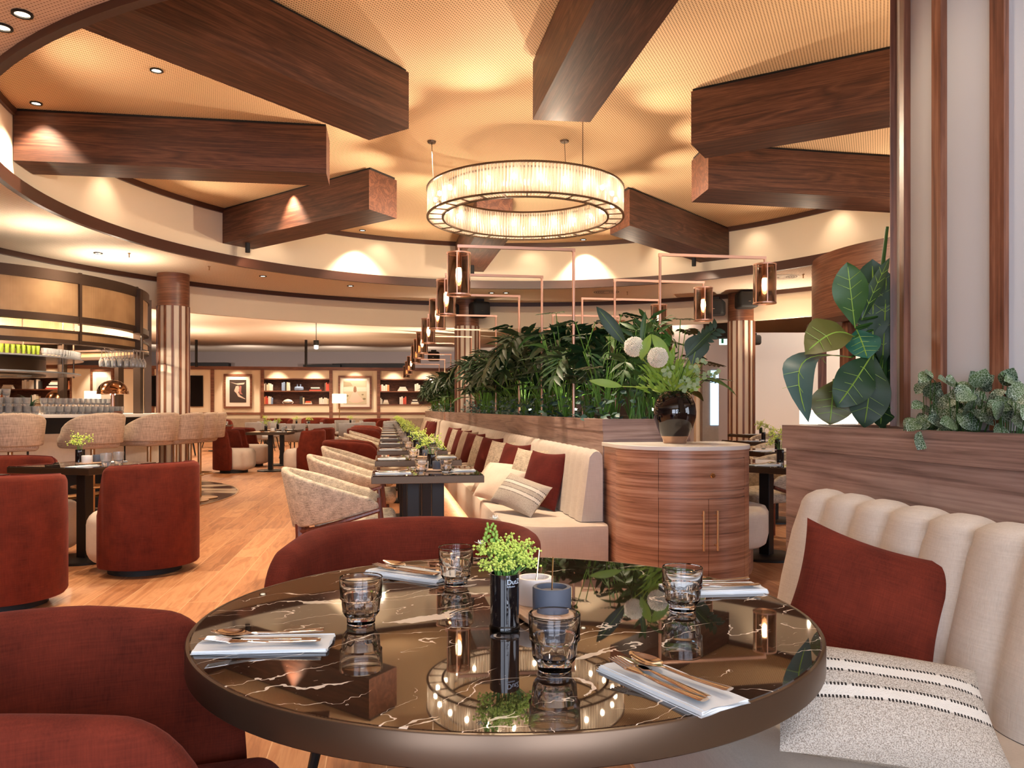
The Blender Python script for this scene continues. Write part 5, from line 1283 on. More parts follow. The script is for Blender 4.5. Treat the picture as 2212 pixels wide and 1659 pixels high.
# ---------------------------------------------------------------- net-veined fittonia plants on the near planter
def fitt():
    m, N, L, P = nt('net_veined_leaf'); mp = tc(N, L)
    v = N.new('ShaderNodeTexVoronoi'); v.feature = 'DISTANCE_TO_EDGE'; v.inputs['Scale'].default_value = 150; L.new(mp.outputs[0], v.inputs['Vector'])
    k = math_(N, L, 'LESS_THAN', v.outputs['Distance'], .055); n = noise(N, L, mp.outputs[0], 14, 2)
    base = ramp(N, L, n.outputs[0], [(.35,(.015,.04,.022)),(.65,(.07,.13,.035))])
    L.new(mixc(N, L, k, base.outputs[0], (.36,.43,.33)), P.inputs['Base Color']); P.inputs['Roughness'].default_value = .45; return m
M['fitt'] = fitt()
for cl, (pxa, pxb, n, lab, h0) in enumerate(((1972,2045,22,'low net-veined plant at the left end beside the slatted column',.075),(2010,2150,52,'bushy white-veined plant in front of the big column',.17),(2140,2235,30,'net-veined plant at the right edge of the picture',.17),(1985,2045,9,'upright sprig of net-veined leaves rising at left',.20))):
    rr = random.Random(90+cl); pxm = (pxa+pxb)/2; Dm = F*1.78/(pxm-835); org = at(pxm, 935, Dm); org.z = 1.07
    t = thing('net_veined_plant', lab, 'plant', tuple(org)); mb = MB(); st = MB()
    for k in range(n):
        px = rr.uniform(pxa, pxb); D = F*rr.uniform(1.66,1.80)/(px-835); u_ = (px-pxa)/(pxb-pxa); hh = h0*(.55+.45*sin(pi*min(1,max(0,u_))))
        z = 1.10+hh*(rr.random()**.7 if cl != 3 else rr.uniform(.7,1)); p = Vector(((px-1106)/F*D, D, z))-org
        a_ = rr.uniform(0,6.3); L_ = rr.uniform(.045,.078); dv = Vector((cos(a_), -.35, sin(a_)*.6-.25)).normalized()*L_
        leaf(mb, p, p+dv, L_*.72, (rr.uniform(-.5,.3), -1, rr.uniform(.3,1.1)), .07, .12, 6, .5)
        st.tube([(p.x*.6, p.y*.6+.01, 0), tuple(p)], .0014, 4, False)
    lv = mb.build('leaves', M['fitt'], t); st.build('stems', M['green2'], t)
# ================================================================ the round bar at left
BC = Vector((-7.2, 10.2, 0)); BA = BC.xy
t = thing('round_bar', 'round bar with pale stone counter, beige front panels and brass foot rail', 'bar', (BC.x,BC.y,0))
mb = MB(); mb.lathe([(2.02,1.085),(2.64,1.085),(2.645,1.10),(2.64,1.122),(2.02,1.122)], (0,0,0), 96, close=True); mb.build('counter_top', M['white'], t)
mb = MB(); mb.lathe([(2.2,.88),(2.34,.88),(2.34,1.085),(2.2,1.085)], (0,0,0), 96, close=True); mb.build('apron_shade', M['blackm'], t)  # black stands in for the deep shade under the counter overhang
mb = MB(); mb.lathe([(2.3,.44),(2.40,.44),(2.40,.90),(2.3,.90)], (0,0,0), 96, close=True); mb.build('front_panels', M['sand'], t)
for k in range(24):
    a = 2*pi*k/24+.1; mb = MB(); mb.box((2.402*cos(a),2.402*sin(a),.67),(.01,.02,.46), a); mb.build('panel_joint', M['blackm'], t, False)
mb = MB(); mb.lathe([(2.25,.0),(2.32,.0),(2.32,.44),(2.25,.44)], (0,0,0), 96, close=True); mb.build('dark_base', M['blackm'], t)
mb = MB(); n = 96; mb.grid(lambda u, v: ((2.58+.03*cos(2*pi*v))*cos(2*pi*u),(2.58+.03*cos(2*pi*v))*sin(2*pi*u),.19+.03*sin(2*pi*v)), n, 8, True, True); mb.build('foot_rail', M['brassd'], t)
mb = MB(); mb.lathe([(2.3,.86),(2.345,.86)], (0,0,0), 8); 
def terr():
    m, N, L, P = nt('patchwork_stone'); mp = tc(N, L, (1.1,3.2,1), (0,0,radians(20)))
    v = N.new('ShaderNodeTexVoronoi'); v.inputs['Scale'].default_value = 1.1; L.new(mp.outputs[0], v.inputs['Vector']); sc = N.new('ShaderNodeSeparateColor'); L.new(v.outputs['Color'], sc.inputs[0])
    r = ramp(N, L, sc.outputs[0], [(.0,(.035,.022,.016)),(.34,(.16,.09,.055)),(.5,(.62,.47,.33)),(.8,(.78,.64,.48))]); r.color_ramp.interpolation = 'CONSTANT'
    L.new(r.outputs[0], P.inputs['Base Color']); P.inputs['Roughness'].default_value = .18; return m
mb = MB(); mb.lathe([(1.9,.006),(3.44,.006)], (0,0,0), 96); tag(mb.build('floor_bar_mosaic', terr(), loc=(BC.x,BC.y,0)), kind='structure')
mb = MB(); mb.lathe([(3.44,.001),(3.46,.001),(3.46,.009),(3.44,.009)], (0,0,0), 96, close=True); tag(mb.build('trim_8', M['brassd'], loc=(BC.x,BC.y,0)), kind='structure')
t = thing('bar_canopy', 'round bronze canopy of amber reeded panels over the bar', 'canopy', (BC.x,BC.y,0))
Rc = 2.25
def ring(r0, r1, z0, z1, name, m, par=None): mb = MB(); mb.lathe([(r0,z0),(r1,z0),(r1,z1),(r0,z1)], (0,0,0), 120, close=True); return mb.build(name, m, par or t)
ring(Rc-.12, Rc+.02, 2.66, 2.785, 'top_band', M['dbronze']); ring(Rc-.03, Rc, 2.27, 2.665, 'amber_panels', M['amber']); ring(Rc-.12, Rc+.015, 2.20, 2.275, 'middle_band', M['dbronze'])
ring(Rc-.12, Rc+.015, 2.07, 2.10, 'lower_band', M['dbronze']); ring(Rc-.03, Rc, 1.99, 2.07, 'lower_amber_panels', M['amber']); ring(Rc-.12, Rc+.015, 1.945, 1.99, 'bottom_band', M['dbronze'])
mb = MB(); mb.lathe([(.3,2.66),(Rc-.1,2.66),(Rc-.1,2.68),(.3,2.68)], (0,0,0), 60, close=True); mb.build('soffit', M['dbronze'], t)
for k in range(13):
    a = radians(5+27.69*k); mb = MB(); mb.box(((Rc+.004)*cos(a),(Rc+.004)*sin(a),2.37),(.03,.035,.85), a); mb.build('mullion', M['dbronze'], t, False)
    if k not in (10, 11, 12):
        mb = MB(); mb.box(((Rc+.02)*cos(a),(Rc+.02)*sin(a),1.94),(.09,.10,1.64), a); mb.build('post', M['dbronze'], t, False)
for a, e in ((-50,50),(-22,50),(10,50),(60,50),(120,50),(180,50),(240,50),(300,50)):
    q = radians(a); lamp('POINT', (BC.x+1.75*cos(q), BC.y+1.75*sin(q), 2.35), e, WARM2, 'canopy_lamp', 0)
# glass shelf hanging inside
t = thing('hanging_glass_shelf', 'curved hanging steel shelf unit inside the bar carrying rows of glasses', 'shelf', (BC.x,BC.y,0))
for z, r0, r1, nm in ((1.835,.95,1.45,'upper_shelf'),(1.64,.95,1.42,'lower_shelf')):
    mb = MB(); mb.lathe([(r0,z),(r1,z),(r1,z+.018),(r0,z+.018)], (0,0,0), 60, close=True); mb.build(nm, M['steelb'] if 'steelb' in M else M.setdefault('steelb', mat('blue_grey_steel', (.42,.47,.55), .25, .9)), t)
mb = MB(); mb.lathe([(.95,1.62),(1.0,1.62),(1.0,1.95),(.95,1.95)], (0,0,0), 60, close=True); mb.build('back_panel', M['bronze'], t)
for k in range(8):
    a = 2*pi*k/8; mb = MB(); mb.cyl((1.38*cos(a),1.38*sin(a),1.62), .012, 1.05, 8); mb.build('hanger', M['bronze'], t)
mg = mat('green_glass', (.35,.45,.05), .08, 0, 1.45, trans=.6)
mb = MB(); mb.lathe([(.001,0),(.018,0),(.024,.05),(.026,.11),(.023,.11),(.016,.01),(.001,.008)], (0,0,0), 12); gg = tag(mb.build('green_tumbler', mg), 'x', 'glass')
mb = MB(); mb.lathe([(.030,0),(.004,.006),(.0035,.085),(.022,.11),(.036,.15),(.030,.205),(.028,.205),(.033,.15),(.02,.115),(.001,.10)], (0,0,0), 14); wg = tag(mb.build('wine_glass', M['crystal']), 'x', 'glass')
for k in range(34):
    a = radians(-104+2.6*k); put(gg, (BC.x+1.38*cos(a), BC.y+1.38*sin(a), 1.854), 0, 'green tumbler standing in the row on the hanging bar shelf', 'green tumblers on the hanging shelf')
for k in range(24):
    a = radians(-14+2.6*k); put(farglass, (BC.x+1.38*cos(a), BC.y+1.38*sin(a), 1.854), 0, 'clear small glass in the row beside the green ones on the hanging shelf', 'clear glasses on the hanging shelf')
t = thing('glass_rack', 'wire rack hung under the canopy holding upside-down wine glasses', 'rack', (0,0,0)); RK = at(264, 770, 9.9)
mb = MB()
for k in range(6): mb.tube([(RK.x-.22, RK.y-.2+.08*k, 1.915),(RK.x+.24, RK.y-.2+.08*k, 1.915)], .004, 5)
for sx in (-.22,.24): mb.tube([(RK.x+sx, RK.y-.2, 1.915),(RK.x+sx, RK.y+.2, 1.915)], .004, 5); mb.tube([(RK.x+sx, RK.y, 1.915),(RK.x+sx, RK.y, 2.1)], .006, 5)
mb.build('wire_frame', M['steel'], t)
for i in range(6):
    for j in range(4):
        o = put(wg, (RK.x-.19+.078*i, RK.y-.13+.09*j, 1.915), 0, 'wine glass hanging upside down in the rack over the bar', 'hanging wine glasses'); o.rotation_euler = (pi,0,0)
for k in range(26):
    i, j, l = (k % 7, k//7 % 2, 0) if k < 14 else (((k-14) % 5)+1, (k-14)//5, 1) if k < 24 else (k-24+2, 0, 2)
    a = radians(-50+2.05*i); r = 2.34+.09*j; put(farglass, (BC.x+r*cos(a), BC.y+r*sin(a), 1.122+.0935*l), 0, 'tumbler in the stacked pyramid at the left of the bar counter', 'pyramid of tumblers on the bar')
for k in range(48):
    i, j, l = (k % 12, k//12 % 3, 0) if k < 36 else (k-36, 0, 1)
    a = radians(-33+2.05*i); r = 2.20+.09*j; put(farglass, (BC.x+r*cos(a), BC.y+r*sin(a), 1.122+.0935*l), 0, 'tumbler in the crowd of glasses beside the domed bar lamp', 'crowd of tumblers on the bar')
t = thing('mushroom_lamp', 'large bronze domed table lamp on the bar counter by the canopy post', 'lamp', (-4.93, 9.72, 1.122))
mb = MB(); mb.lathe([(.11,0),(.11,.035),(.001,.035)], (0,0,0), 28); mb.build('base', M['walx'], t)
mb = MB(); mb.cyl((0,0,.035), .022, .24, 14); mb.build('stem', M['copper'], t)
mb = MB(); mb.lathe([(.182,.245)]+[(.18*cos(x),.25+.17*sin(x)) for x in [pi/2*i/12 for i in range(12)]]+[(.012,.425),(.001,.435)]+[(.001,.41)]+[(.17*sin(x),.25+.16*cos(x)) for x in [pi/2*i/12 for i in range(1,13)]], (0,0,0), 40, close=True); mb.f = [f for f in mb.f]; mb.build('dome_shade', mat('bronze_dome', (.42,.22,.12), .12, 1.0), t)
mb = MB(); mb.ico((0,0,.27), .03); mb.build('bulb', M['shade'], t); lamp('POINT', (-4.93,9.72,1.375), 2.5, WARM2, 'lamp_glow', .03)
dup(t, (-7.25,12.52,1.122), 0, 'smaller looking bronze domed lamp on the far side of the bar', None, .85)
t.children[0]
mb = MB()
for k in range(18):
    a_ = random.uniform(0,6.3); leaf(mb, (0,0,.05), (cos(a_)*.22, sin(a_)*.22, random.uniform(.12,.3)), .03, Zv, .2, .2, 5)
t = thing('spiky_plant', 'spiky green plant in a pot behind the tumbler pyramid', 'plant', (-7.55,12.35,1.122)); mb.build('leaves', M['green'], t); mb = MB(); mb.lathe([(.05,0),(.07,.1),(.001,.09)], (0,0,0), 16); mb.build('pot', M['blackm'], t)
# ---------------------------------------------------------------- bar stools
def make_stool():
    t = thing('bar_stool', 'x', 'stool')
    path = ucurve(.255, -.03, .17, 20, 4, .25)
    mb = MB(); mb.shell(path, lambda q: 1.135-.20*(T(q)**2.2)-.10*max(0,T(q)-.85)/.15, lambda q: .80, .06, .10, 6); mb.build('back_shell', M['stool'], t, ang=70)
    mb = MB(); mb.rbox((0,.07,.80),(.46,.50,.11),.05,0,4); mb.build('seat_cushion', M['stool'], t, ang=60)
    mb = MB(); mb.cyl((0,0,.015), .025, .74, 16); mb.build('pole', M['brassd'], t)
    mb = MB(); mb.lathe([(.23,0),(.23,.010),(.03,.022),(.03,.03)], (0,0,0), 32); mb.build('disc_foot', M['brassd'], t)
    mb = MB(); mb.grid(lambda u, v: ((.19+.012*cos(2*pi*v))*cos(2*pi*u), .03+(.19+.012*cos(2*pi*v))*sin(2*pi*u), .33+.012*sin(2*pi*v)), 32, 8, True, True); mb.tube([(-.19,.03,.33),(.19,.03,.33)], .009, 6); mb.build('foot_ring', M['brassd'], t)
    mb = MB(); mb.tube([(0,-.295-.1*(z-.8),z) for z in (.80,.9,1.0,1.08,1.135)], .004, 5); mb.build('back_seam', M['taupe'], t)
    return t
stool = make_stool()
for px, lab in ((22,'at the left edge of the picture'),(200,'second from the left'),(322,'third from the left, under the domed lamp'),(378,'fourth from the left'),(410,'fifth from the left, by the fluted column'),(431,'last one, furthest along the bar')):
    an = math.atan((px-1106)/F); dv = Vector((sin(an), cos(an))); bb = dv.dot(BA); cc = BA.dot(BA)-3.08**2; s = bb-sqrt(max(0, bb*bb-cc)); p = dv*s; f = BA-p
    put(stool, (p.x,p.y,.008), atan2(f.y,f.x)-pi/2, 'beige woven bar stool on a brass pole, '+lab, 'bar stools')
# ---------------------------------------------------------------- left tables and barrel chairs
def seat(proto, x, y, rzdeg, lab, g): return put(proto, (x,y,0), radians(rzdeg), lab, g)
put(sqtable, (-3.34,6.155,0), radians(-16), 'square dark table between the rust barrel chairs at left', 'square tables at left')
tableset(-3.34, 6.155, radians(74), 'on the square table at left', 1, wd=.7)
put(sqtable, (-3.78,4.98,0), radians(-16), 'square dark table cut by the left edge of the picture', 'square tables at left')
tableset(-3.78, 4.98, radians(74), 'on the table at the left picture edge', 1)
seat(barrel, -2.68, 5.78, 62, 'rust barrel chair showing its back, right of the left square table', BG)
seat(barrel, -3.08, 4.74, 25, 'large rust barrel chair cut by the left edge of the picture', BG)
seat(barrel, -3.92, 6.30, -104, 'rust barrel chair behind the left square table', BG)
for k, (x, y, r, lab) in enumerate(((-5.22,14.72,-90,'rust barrel chair facing right at the near left of the middle tables'),(-5.45,16.35,-90,'rust barrel chair facing right, second along the middle tables'),(-3.85,14.72,90,'rust barrel chair facing left at the near right of the middle tables'),(-4.05,16.35,90,'rust barrel chair facing left, second along the middle tables'))): seat(barrel, x, y, r, lab, BG)
for k, (x, y, w) in enumerate(((-4.6,15.0,'nearer'),(-4.85,16.6,'further'))):
    put(sqtable, (x,y,0), radians(4), 'dark table with black post among the middle barrel chairs, the %s one' % w, 'middle tables')
    tableset(x, y, radians(94), 'on the %s middle table' % w, 1)
# grey dining chairs far back
def make_grey():
    t = thing('grey_chair', 'x', 'chair'); mb = MB(); mb.shell(ucurve(.25,-.05,.10,12,3,.24), lambda q: .84, lambda q: .42, .05, .08, 3); mb.build('back_shell', M['greyf'], t, ang=60)
    mb = MB(); mb.rbox((0,.04,.44),(.46,.46,.10),.04,0,3); mb.build('seat', M['greyf'], t, ang=60)
    for sx in (-1,1):
        for sy in (-1,1): mb = MB(); mb.tube([(sx*.16,sy*.15,.4),(sx*.22,sy*.22,0)], [.018,.010], 6); mb.build('leg', M['blackm'], t)
    return t
grey = make_grey()
GG = 'grey chairs at the far tables'
for x, y, r in ((-4.55,18.8,20),(-4.1,19.6,80),(-3.95,20.8,95),(-5.3,19.0,-20),(-6.6,20.5,-80),(-6.9,22.4,-90),(-3.6,23.0,90),(-5.2,24.5,170),(-8.2,19.8,-70)): seat(grey, x, y, r, 'grey upholstered chair with splayed black legs at the far tables', GG)
for x, y, r in ((-9.1,24.2,-120),(-7.6,25.6,180),(-5.9,26.2,180),(-4.4,25.3,140),(-10.2,21.5,-90),(-6.9,27.6,180)):
    dup(tub, (x,y,0), radians(r), 'dark red round-backed armchair near the far partition', 'dark red armchairs by the partition', 1.12)
for k, (x, y) in enumerate(((-5.1,20.1),(-5.9,21.9),(-4.7,23.4),(-8.3,22.2),(-7.5,24.2))):
    put(sqtable, (x,y,0), .1*k, 'dark far table laid with glasses, %s going back' % ORD[k], 'far laid tables')
    tableset(x, y, .1*k+1.6, 'on the %s far table' % ORD[k], 0)
mb = MB()
t = thing('wall_bench', 'low taupe upholstered bench along the far partition', 'bench', (0,0,0)); b_ = MB(); wbox(b_, ws(440), ws(960), 0, .45, .12, .75); b_.build('seat', M['taupe'], t); b_ = MB(); wbox(b_, ws(440), ws(960), .45, .84, .12, .27); b_.build('back', M['taupe'], t)
# ---------------------------------------------------------------- far partition: pictures, screens, lamps, books
def on_wall(px): w = WP(px); return w-Vector((U2[0],U2[1],0))*.05
def picture(px0, px1, y0, y1, lab, art):
    c = on_wall((px0+px1)/2); w = abs(ws(px1)-ws(px0)); zt, zb = WZ((px0+px1)/2, y0), WZ((px0+px1)/2, y1); h = zt-zb
    t = thing('framed_picture', lab, 'picture', (c.x,c.y,(zt+zb)/2), TH)
    mb = MB(); f = .07
    for sx in (-1,1): mb.box((sx*(w/2-f/2),0,0),(f,.06,h))
    for sz in (-1,1): mb.box((0,0,sz*(h/2-f/2)),(w-2*f,.06,f))
    mb.build('frame', M['walx'], t, False); mb = MB(); mb.box((0,.01,0),(w-2*f,.02,h-2*f)); mb.build('mount', mat('picture_mount', (.86,.80,.70), .7), t, False); art(t, w-2*f, h-2*f); return t
def flatshape(par, name, pts, m, d):
    mb = MB(); mb.add([(x,d,z) for x,z in pts]+[(x,d+.002,z) for x,z in pts], [tuple(range(len(pts)))]); return mb.build(name, m, par, False)
def art1(t, w, h):
    W_, H_ = w*.68, h*.74
    mb = MB(); mb.box((0,-.005,0),(W_,.008,H_)); pr = mb.build('print', mat('dark_print', (.055,.035,.03), .5), t, False)
    lt = mat('pale_figure', (.75,.55,.45), .6); rd = mat('reddish_figure', (.45,.17,.14), .6)
    flatshape(pr, 'bright_wing', [(-W_*.48,H_*.40),(-W_*.1,H_*.34),(W_*.42,H_*.38),(W_*.36,H_*.30),(0,H_*.28),(-W_*.2,H_*.33)], lt, -.011)
    flatshape(pr, 'bent_figure', [(-.12*W_,.22*H_),(.04*W_,.24*H_),(.10*W_,.05*H_),(.02*W_,-.06*H_),(.12*W_,-.18*H_),(.46*W_,-.34*H_),(.44*W_,-.36*H_),(.02*W_,-.24*H_),(-.10*W_,-.08*H_),(-.2*W_,-.02*H_),(-.22*W_,.02*H_)], lt, -.012)
    flatshape(pr, 'red_cloth', [(.10*W_,.25*H_),(.22*W_,.22*H_),(.2*W_,-.05*H_),(.3*W_,-.15*H_),(.1*W_,-.12*H_),(.05*W_,.05*H_)], rd, -.0125)
def art2(t, w, h):
    W_, H_ = w*.78, h*.80; mb = MB(); mb.box((0,-.005,0),(W_,.008,H_)); pr = mb.build('print', mat('misty_print', (.62,.55,.40), .5), t, False)
    flatshape(pr, 'misty_lake', [(-W_/2,.02*H_),(W_/2,.04*H_),(W_/2,.22*H_),(-W_/2,.22*H_)], mat('mist', (.76,.72,.60), .6), -.0105)
    flatshape(pr, 'trees', [(-W_/2,.22*H_),(-W_*.1,.28*H_),(-W_*.2,.42*H_),(-W_/2,.46*H_)], mat('far_trees', (.42,.36,.24), .6), -.011)
    flatshape(pr, 'spread_dress', [(-.28*W_,-.36*H_),(-.14*W_,-.1*H_),(-.05*W_,.08*H_),(.07*W_,.08*H_),(.14*W_,-.1*H_),(.40*W_,-.38*H_),(.1*W_,-.45*H_),(-.1*W_,-.44*H_)], mat('pink_dress', (.78,.58,.48), .6), -.0115)
    flatshape(pr, 'bowed_head', [(-.07*W_,.06*H_),(-.06*W_,.2*H_),(.0,.27*H_),(.06*W_,.2*H_),(.07*W_,.06*H_),(.04*W_,-.0*H_),(-.04*W_,0)], mat('brown_hair', (.32,.17,.10), .6), -.012)
    for k, (x, z, r) in enumerate(((-.33,-.15,.06),(.33,-.1,.05),(.4,-.28,.07),(-.4,-.32,.06))): flatshape(pr, 'flower_blot', [(W_*(x+r*cos(a)),H_*(z+r*.6*sin(a))) for a in [pi/4*i for i in range(8)]], mat('blot', (.25,.2,.12), .6), -.0118)
def art3(t, w, h):
    mb = MB(); mb.box((0,-.005,0),(w*.6,.008,h*.6)); mb.build('print', mat('pale_print', (.55,.60,.55), .5), t, False)
picture(484, 545, 808, 882, 'framed dark picture of a bent glowing figure left of the bookshelf', art1)
picture(731, 803, 812, 883, 'large framed misty picture of a seated figure in a pale dress', art2)
picture(197, 246, 798, 868, 'framed pale picture seen through the bar behind the glasses', art3)
for px0, px1, lab in ((411,438,'black wall screen right of the left fluted column'),(322,345,'black wall screen left of the left fluted column')):
    c = on_wall((px0+px1)/2); w = abs(ws(px1)-ws(px0)); mb = MB(); zt, zb = WZ(px0,812), WZ(px0,877); mb.box((0,0,0),(w,.06,zt-zb), 0); t = thing('wall_screen', lab, 'screen', (c.x,c.y,(zt+zb)/2), TH); mb.build('panel', M['blackglass'], t, False); mb = MB(); mb.box((0,.02,0),(w+.03,.04,zt-zb+.03)); mb.build('bezel', M['blackm'], t, False)
def floorlamp(px, y0, y1, D, hw, lab):
    p = at(px, 884, D); zt, zb = EYE+(HY-y0)/F*D, EYE+(HY-y1)/F*D; t = thing('floor_lamp', lab, 'lamp', (p.x,p.y,0))
    mb = MB(); mb.lathe([(hw,zb),(hw,zt)], (0,0,0), 28); mb.f = [f for f in mb.f if len(f) == 4]; mb.build('lamp_shade', M['shade'], t)
    mb = MB(); mb.cyl((0,0,.02), .015, zb, 8); mb.build('pole', M['brass'], t); mb = MB(); mb.cyl((0,0,0), .17, .02, 24); mb.build('base', M['brass'], t)
    lamp('POINT', (p.x,p.y,(zt+zb)/2), 18, WARM2, 'lamp_glow', .1)
floorlamp(733, 851, 871, 28.2, .25, 'floor lamp with lit drum shade before the misty picture')
floorlamp(200, 845, 866, 26.5, .25, 'floor lamp with lit drum shade seen through the bar')
bc = [(.80,.72,.60),(.86,.80,.72),(.03,.03,.03),(.60,.08,.05),(.75,.25,.10),(.16,.10,.07),(.70,.60,.42),(.25,.35,.55)]
bm = [mat('book_cover', c, .6) for c in bc]; pg = mat('book_pages', (.85,.80,.70), .8)
def book(w, h, m):
    t = thing('book', 'x', 'book'); mb = MB(); mb.box((0,0,h/2),(w,.20,h)); mb.build('cover', m, t, False)
    mb = MB(); mb.box((0,.004,h/2+.003),(w*.75,.195,h-.002)); mb.build('pages', pg, t, False); return t
bks = {}
for (s0, s1, zt, zb), nm in zip(shelfbays, ('middle', 'right', 'left')):
    zm = (zt+zb)/2+.02; t = thing('bookshelf', 'walnut shelf niche in the far partition, the %s one' % nm, 'bookshelf', (0,0,0))
    mb = MB(); wbox(mb, s0, s1, zb, zt, -.42, -.38); mb.build('back_panel', M['beam'], t, False)
    for z, n_ in ((zt,'top_board'),(zm,'shelf_board'),(zb,'bottom_board')): mb = MB(); wbox(mb, s0, s1, z-.04, z, -.40, .03); mb.build(n_, M['walx'], t, False)
    for s in (s0, s1): mb = MB(); wbox(mb, s-.03, s+.03, zb-.04, zt, -.40, .02); mb.build('side_board', M['walx'], t, False)
    w = W0+Vector((V2[0],V2[1],0))*((s0+s1)/2); o = w+Vector((U2[0],U2[1],0))*.08
    for f in (-.33,0,.33):
        for zz in (zt-.06, zm-.06): q = o+Vector((V2[0],V2[1],0))*(s1-s0)*f; lamp('SPOT', (q.x,q.y,zz), 4.5, WARM2, 'shelf_spot', .02, rot=(0,0,0), spot=110)
    bks[nm] = (s0, s1, zm, zb)
def spot_on(px, z): w = WP(px)+Vector((U2[0],U2[1],0))*.14; return (w.x, w.y, z)
def standing(bay, row, px0, px1, cols, n, h=.26):
    z = bks[bay][2] if row == 0 else bks[bay][3]
    for i in range(n):
        px = px0+(px1-px0)*(i+.5)/n; w = (abs(ws(px1)-ws(px0)))/n*.92; ci = cols[i % len(cols)]; key = (round(w,3), ci)
        h_ = h*(1+.12*sin(i*2.3)); lab = 'upright %s book on the %s shelf of the %s niche, %s of its group' % (BN[ci], 'upper' if row == 0 else 'lower', bay, ORD[i])
        b = book(w, h_, bm[ci]); b.location = spot_on(px, z); b.rotation_euler = (0,0,TH); tag(b, lab, 'book', 'books in the %s niche' % bay)
BN = ['cream','white','black','red','orange','brown','tan','blue']
def stacked(bay, row, px0, px1, cols, h=.045):
    z = bks[bay][2] if row == 0 else bks[bay][3]; n = len(cols); W_ = abs(ws(px1)-ws(px0))
    for i, ci in enumerate(cols):
        w = W_*(1-.13*i); b = book(h*.94, w, bm[ci]); p = spot_on((px0+px1)/2, z+h*(i+.5)); d = Vector((V2[0],V2[1],0))*(w/2); b.location = Vector(p)-d
        b.rotation_euler = (Matrix.Rotation(TH,3,'Z') @ Matrix.Rotation(pi/2,3,'Y')).to_euler(); tag(b, 'flat %s book on the %s shelf of the %s niche, %s from the bottom' % (BN[ci], 'upper' if row == 0 else 'lower', bay, ORD[i]), 'book', 'books in the %s niche' % bay)
standing('middle',0,569,588,[0,5,6,6,1,1],6); standing('middle',0,608,626,[7,7,2,6,1],5,.30); stacked('middle',0,668,694,[3,2,1]); standing('middle',0,701,712,[5,3,3,3],4,.29)
standing('middle',1,570,588,[4,3,3,1,1,7],6,.27); standing('middle',1,647,657,[2,2,6],3,.28); stacked('middle',1,658,673,[1,4,3],.04); standing('middle',1,689,710,[1,1,1,0,0,6],6,.23)
standing('right',0,819,841,[3,1,1,0,4],5,.23); stacked('right',0,859,881,[1,1,0,1],.042); standing('right',0,896,908,[1,0,1],3,.27)
standing('right',1,819,826,[3,0,1],3,.22); stacked('right',1,827,840,[6,0,1,0],.042); standing('right',1,863,878,[1,1,3,3],4,.27); stacked('right',1,888,905,[6,1,2,1],.045)
standing('left',0,46,72,[0,1,0,1,0],5,.30); standing('left',0,72,86,[2,1,2],3,.32); stacked('left',0,97,136,[3,1,2,1,0,5],.05); stacked('left',0,2,25,[0,1,0],.05); standing('left',0,146,153,[4,0],2,.3)
standing('left',1,0,12,[4,0,4],3,.3); stacked('left',1,31,60,[5,4,2,5],.045); standing('left',1,66,82,[0,0,6],3,.28); stacked('left',1,134,152,[3,0],.04)
p = spot_on(645, bks['middle'][2]); t = thing('twin_neck_vase', 'blue and white twin-necked vase on the middle bookshelf', 'vase', p, TH); mb = MB(); mb.rbox((0,0,.08),(.34,.12,.16),.06,0,4)
for sx in (-.06,.06): mb.lathe([(.03,.15),(.022,.22),(.03,.25)], (sx,0,0), 12)
mb.build('body', mat('blue_white_glaze', (.25,.35,.55), .3), t)
p = spot_on(621, bks['middle'][3]); t = thing('lidded_tureen', 'white lidded ornate dish on the lower middle bookshelf', 'dish', p, TH); mb = MB(); mb.lathe([(.08,0),(.14,.04),(.17,.10),(.15,.14),(.08,.18),(.001,.20)], (0,0,0), 20)
for sx in (-1,1):
    mb.tube([(sx*.14,0,.02),(sx*.19,0,.05),(sx*.18,0,.10)], .015, 6)
mb.build('dish', M['white'], t)
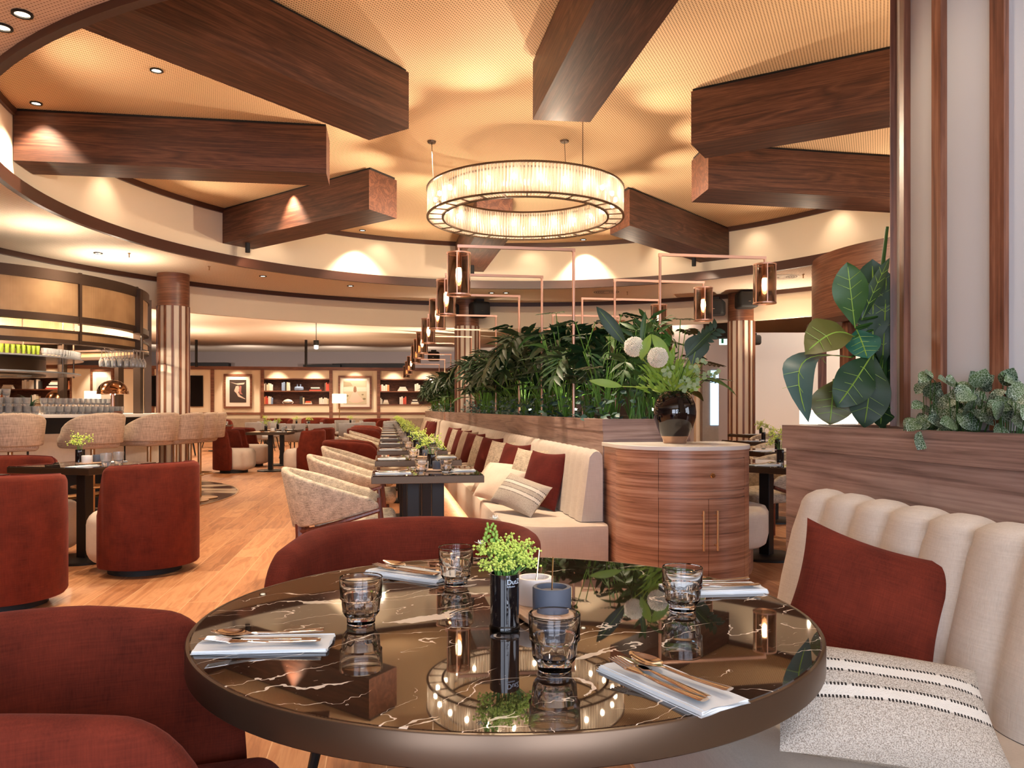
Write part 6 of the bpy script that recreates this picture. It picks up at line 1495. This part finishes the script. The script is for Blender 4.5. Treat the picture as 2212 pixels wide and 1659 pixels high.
# ---------------------------------------------------------------- right hand area behind the cabinet
tag(sqtable, None)
put(sqtable, (2.03,6.28,0), TH+radians(38), 'dark square table behind the cabinet at right, black vase on its corner', 'right side tables')
put(svase, (2.12,6.22,TZ), 0, 'black vase on the dark table behind the cabinet at right'); put(tflow[0], (2.12,6.22,TZ+.105), 1, 'lime flowers in the black vase behind the cabinet at right')
place_setting(1.93, 6.02, TH+radians(10), 'on the dark table behind the cabinet')
put(tweed, (2.25,7.02,0), radians(120), 'tweed armchair with dark legs behind the cabinet at right', 'right side armchairs')
for k, (x, y, r, w) in enumerate(((2.75,8.3,.2,'second'),(4.25,13.6,.1,'third'),(3.4,10.8,.15,'fourth'))):
    put(sqtable, (x,y,0), TH+r, 'dark table in the right part of the room, %s going back' % w, 'right side tables'); put(svase, (x+.05,y,TZ), 0, 'black vase on the %s right side table' % w); put(tflow[k % 2], (x+.05,y,TZ+.105), 1, 'lime flowers on the %s right side table' % w)
    put(napkin, (x-.2,y-.2,TZ), TH+r, 'folded napkin on the %s right side table' % w); put(farglass, (x+.2,y-.1,TZ), 0, 'tumbler on the %s right side table' % w)
for x, y, r, w in ((3.15,9.3,160,'nearer'),(4.1,12.4,170,'middle'),(4.9,14.4,120,'further')): put(tweed, (x,y,0), radians(r), 'tan armchair among the right side tables, the %s one' % w, 'right side armchairs')
t = thing('drum_bench', 'rounded pale cushion bench end on a walnut drum beside the cabinet', 'bench', (1.56,5.86,0), radians(-20))
def oblong(r, L, n=14): return [(r*cos(a), -L+r*sin(a)) for a in [pi+pi*i/n for i in range(n+1)]]+[(r*cos(a), L+r*sin(a)) for a in [pi*i/n for i in range(n+1)]]
mb = MB(); o_ = []
for r, z in ((.29,.20),(.32,.22),(.33,.26),(.33,.42),(.31,.455),(.27,.465)): o_.append([(x, y, z) for x, y in oblong(r, .0+.12)])
nq = len(o_[0]); mb.add([p for r in o_ for p in r], [(k*nq+i,k*nq+(i+1)%nq,(k+1)*nq+(i+1)%nq,(k+1)*nq+i) for k in range(5) for i in range(nq)]+[tuple(range(nq-1,-1,-1)),tuple(5*nq+i for i in range(nq))]); mb.build('cushion', M['linen'], t, ang=50)
mb = MB(); mb.prism(oblong(.22,.12), 0, .20); mb.build('drum_base', M['cab'], t, True, 40)
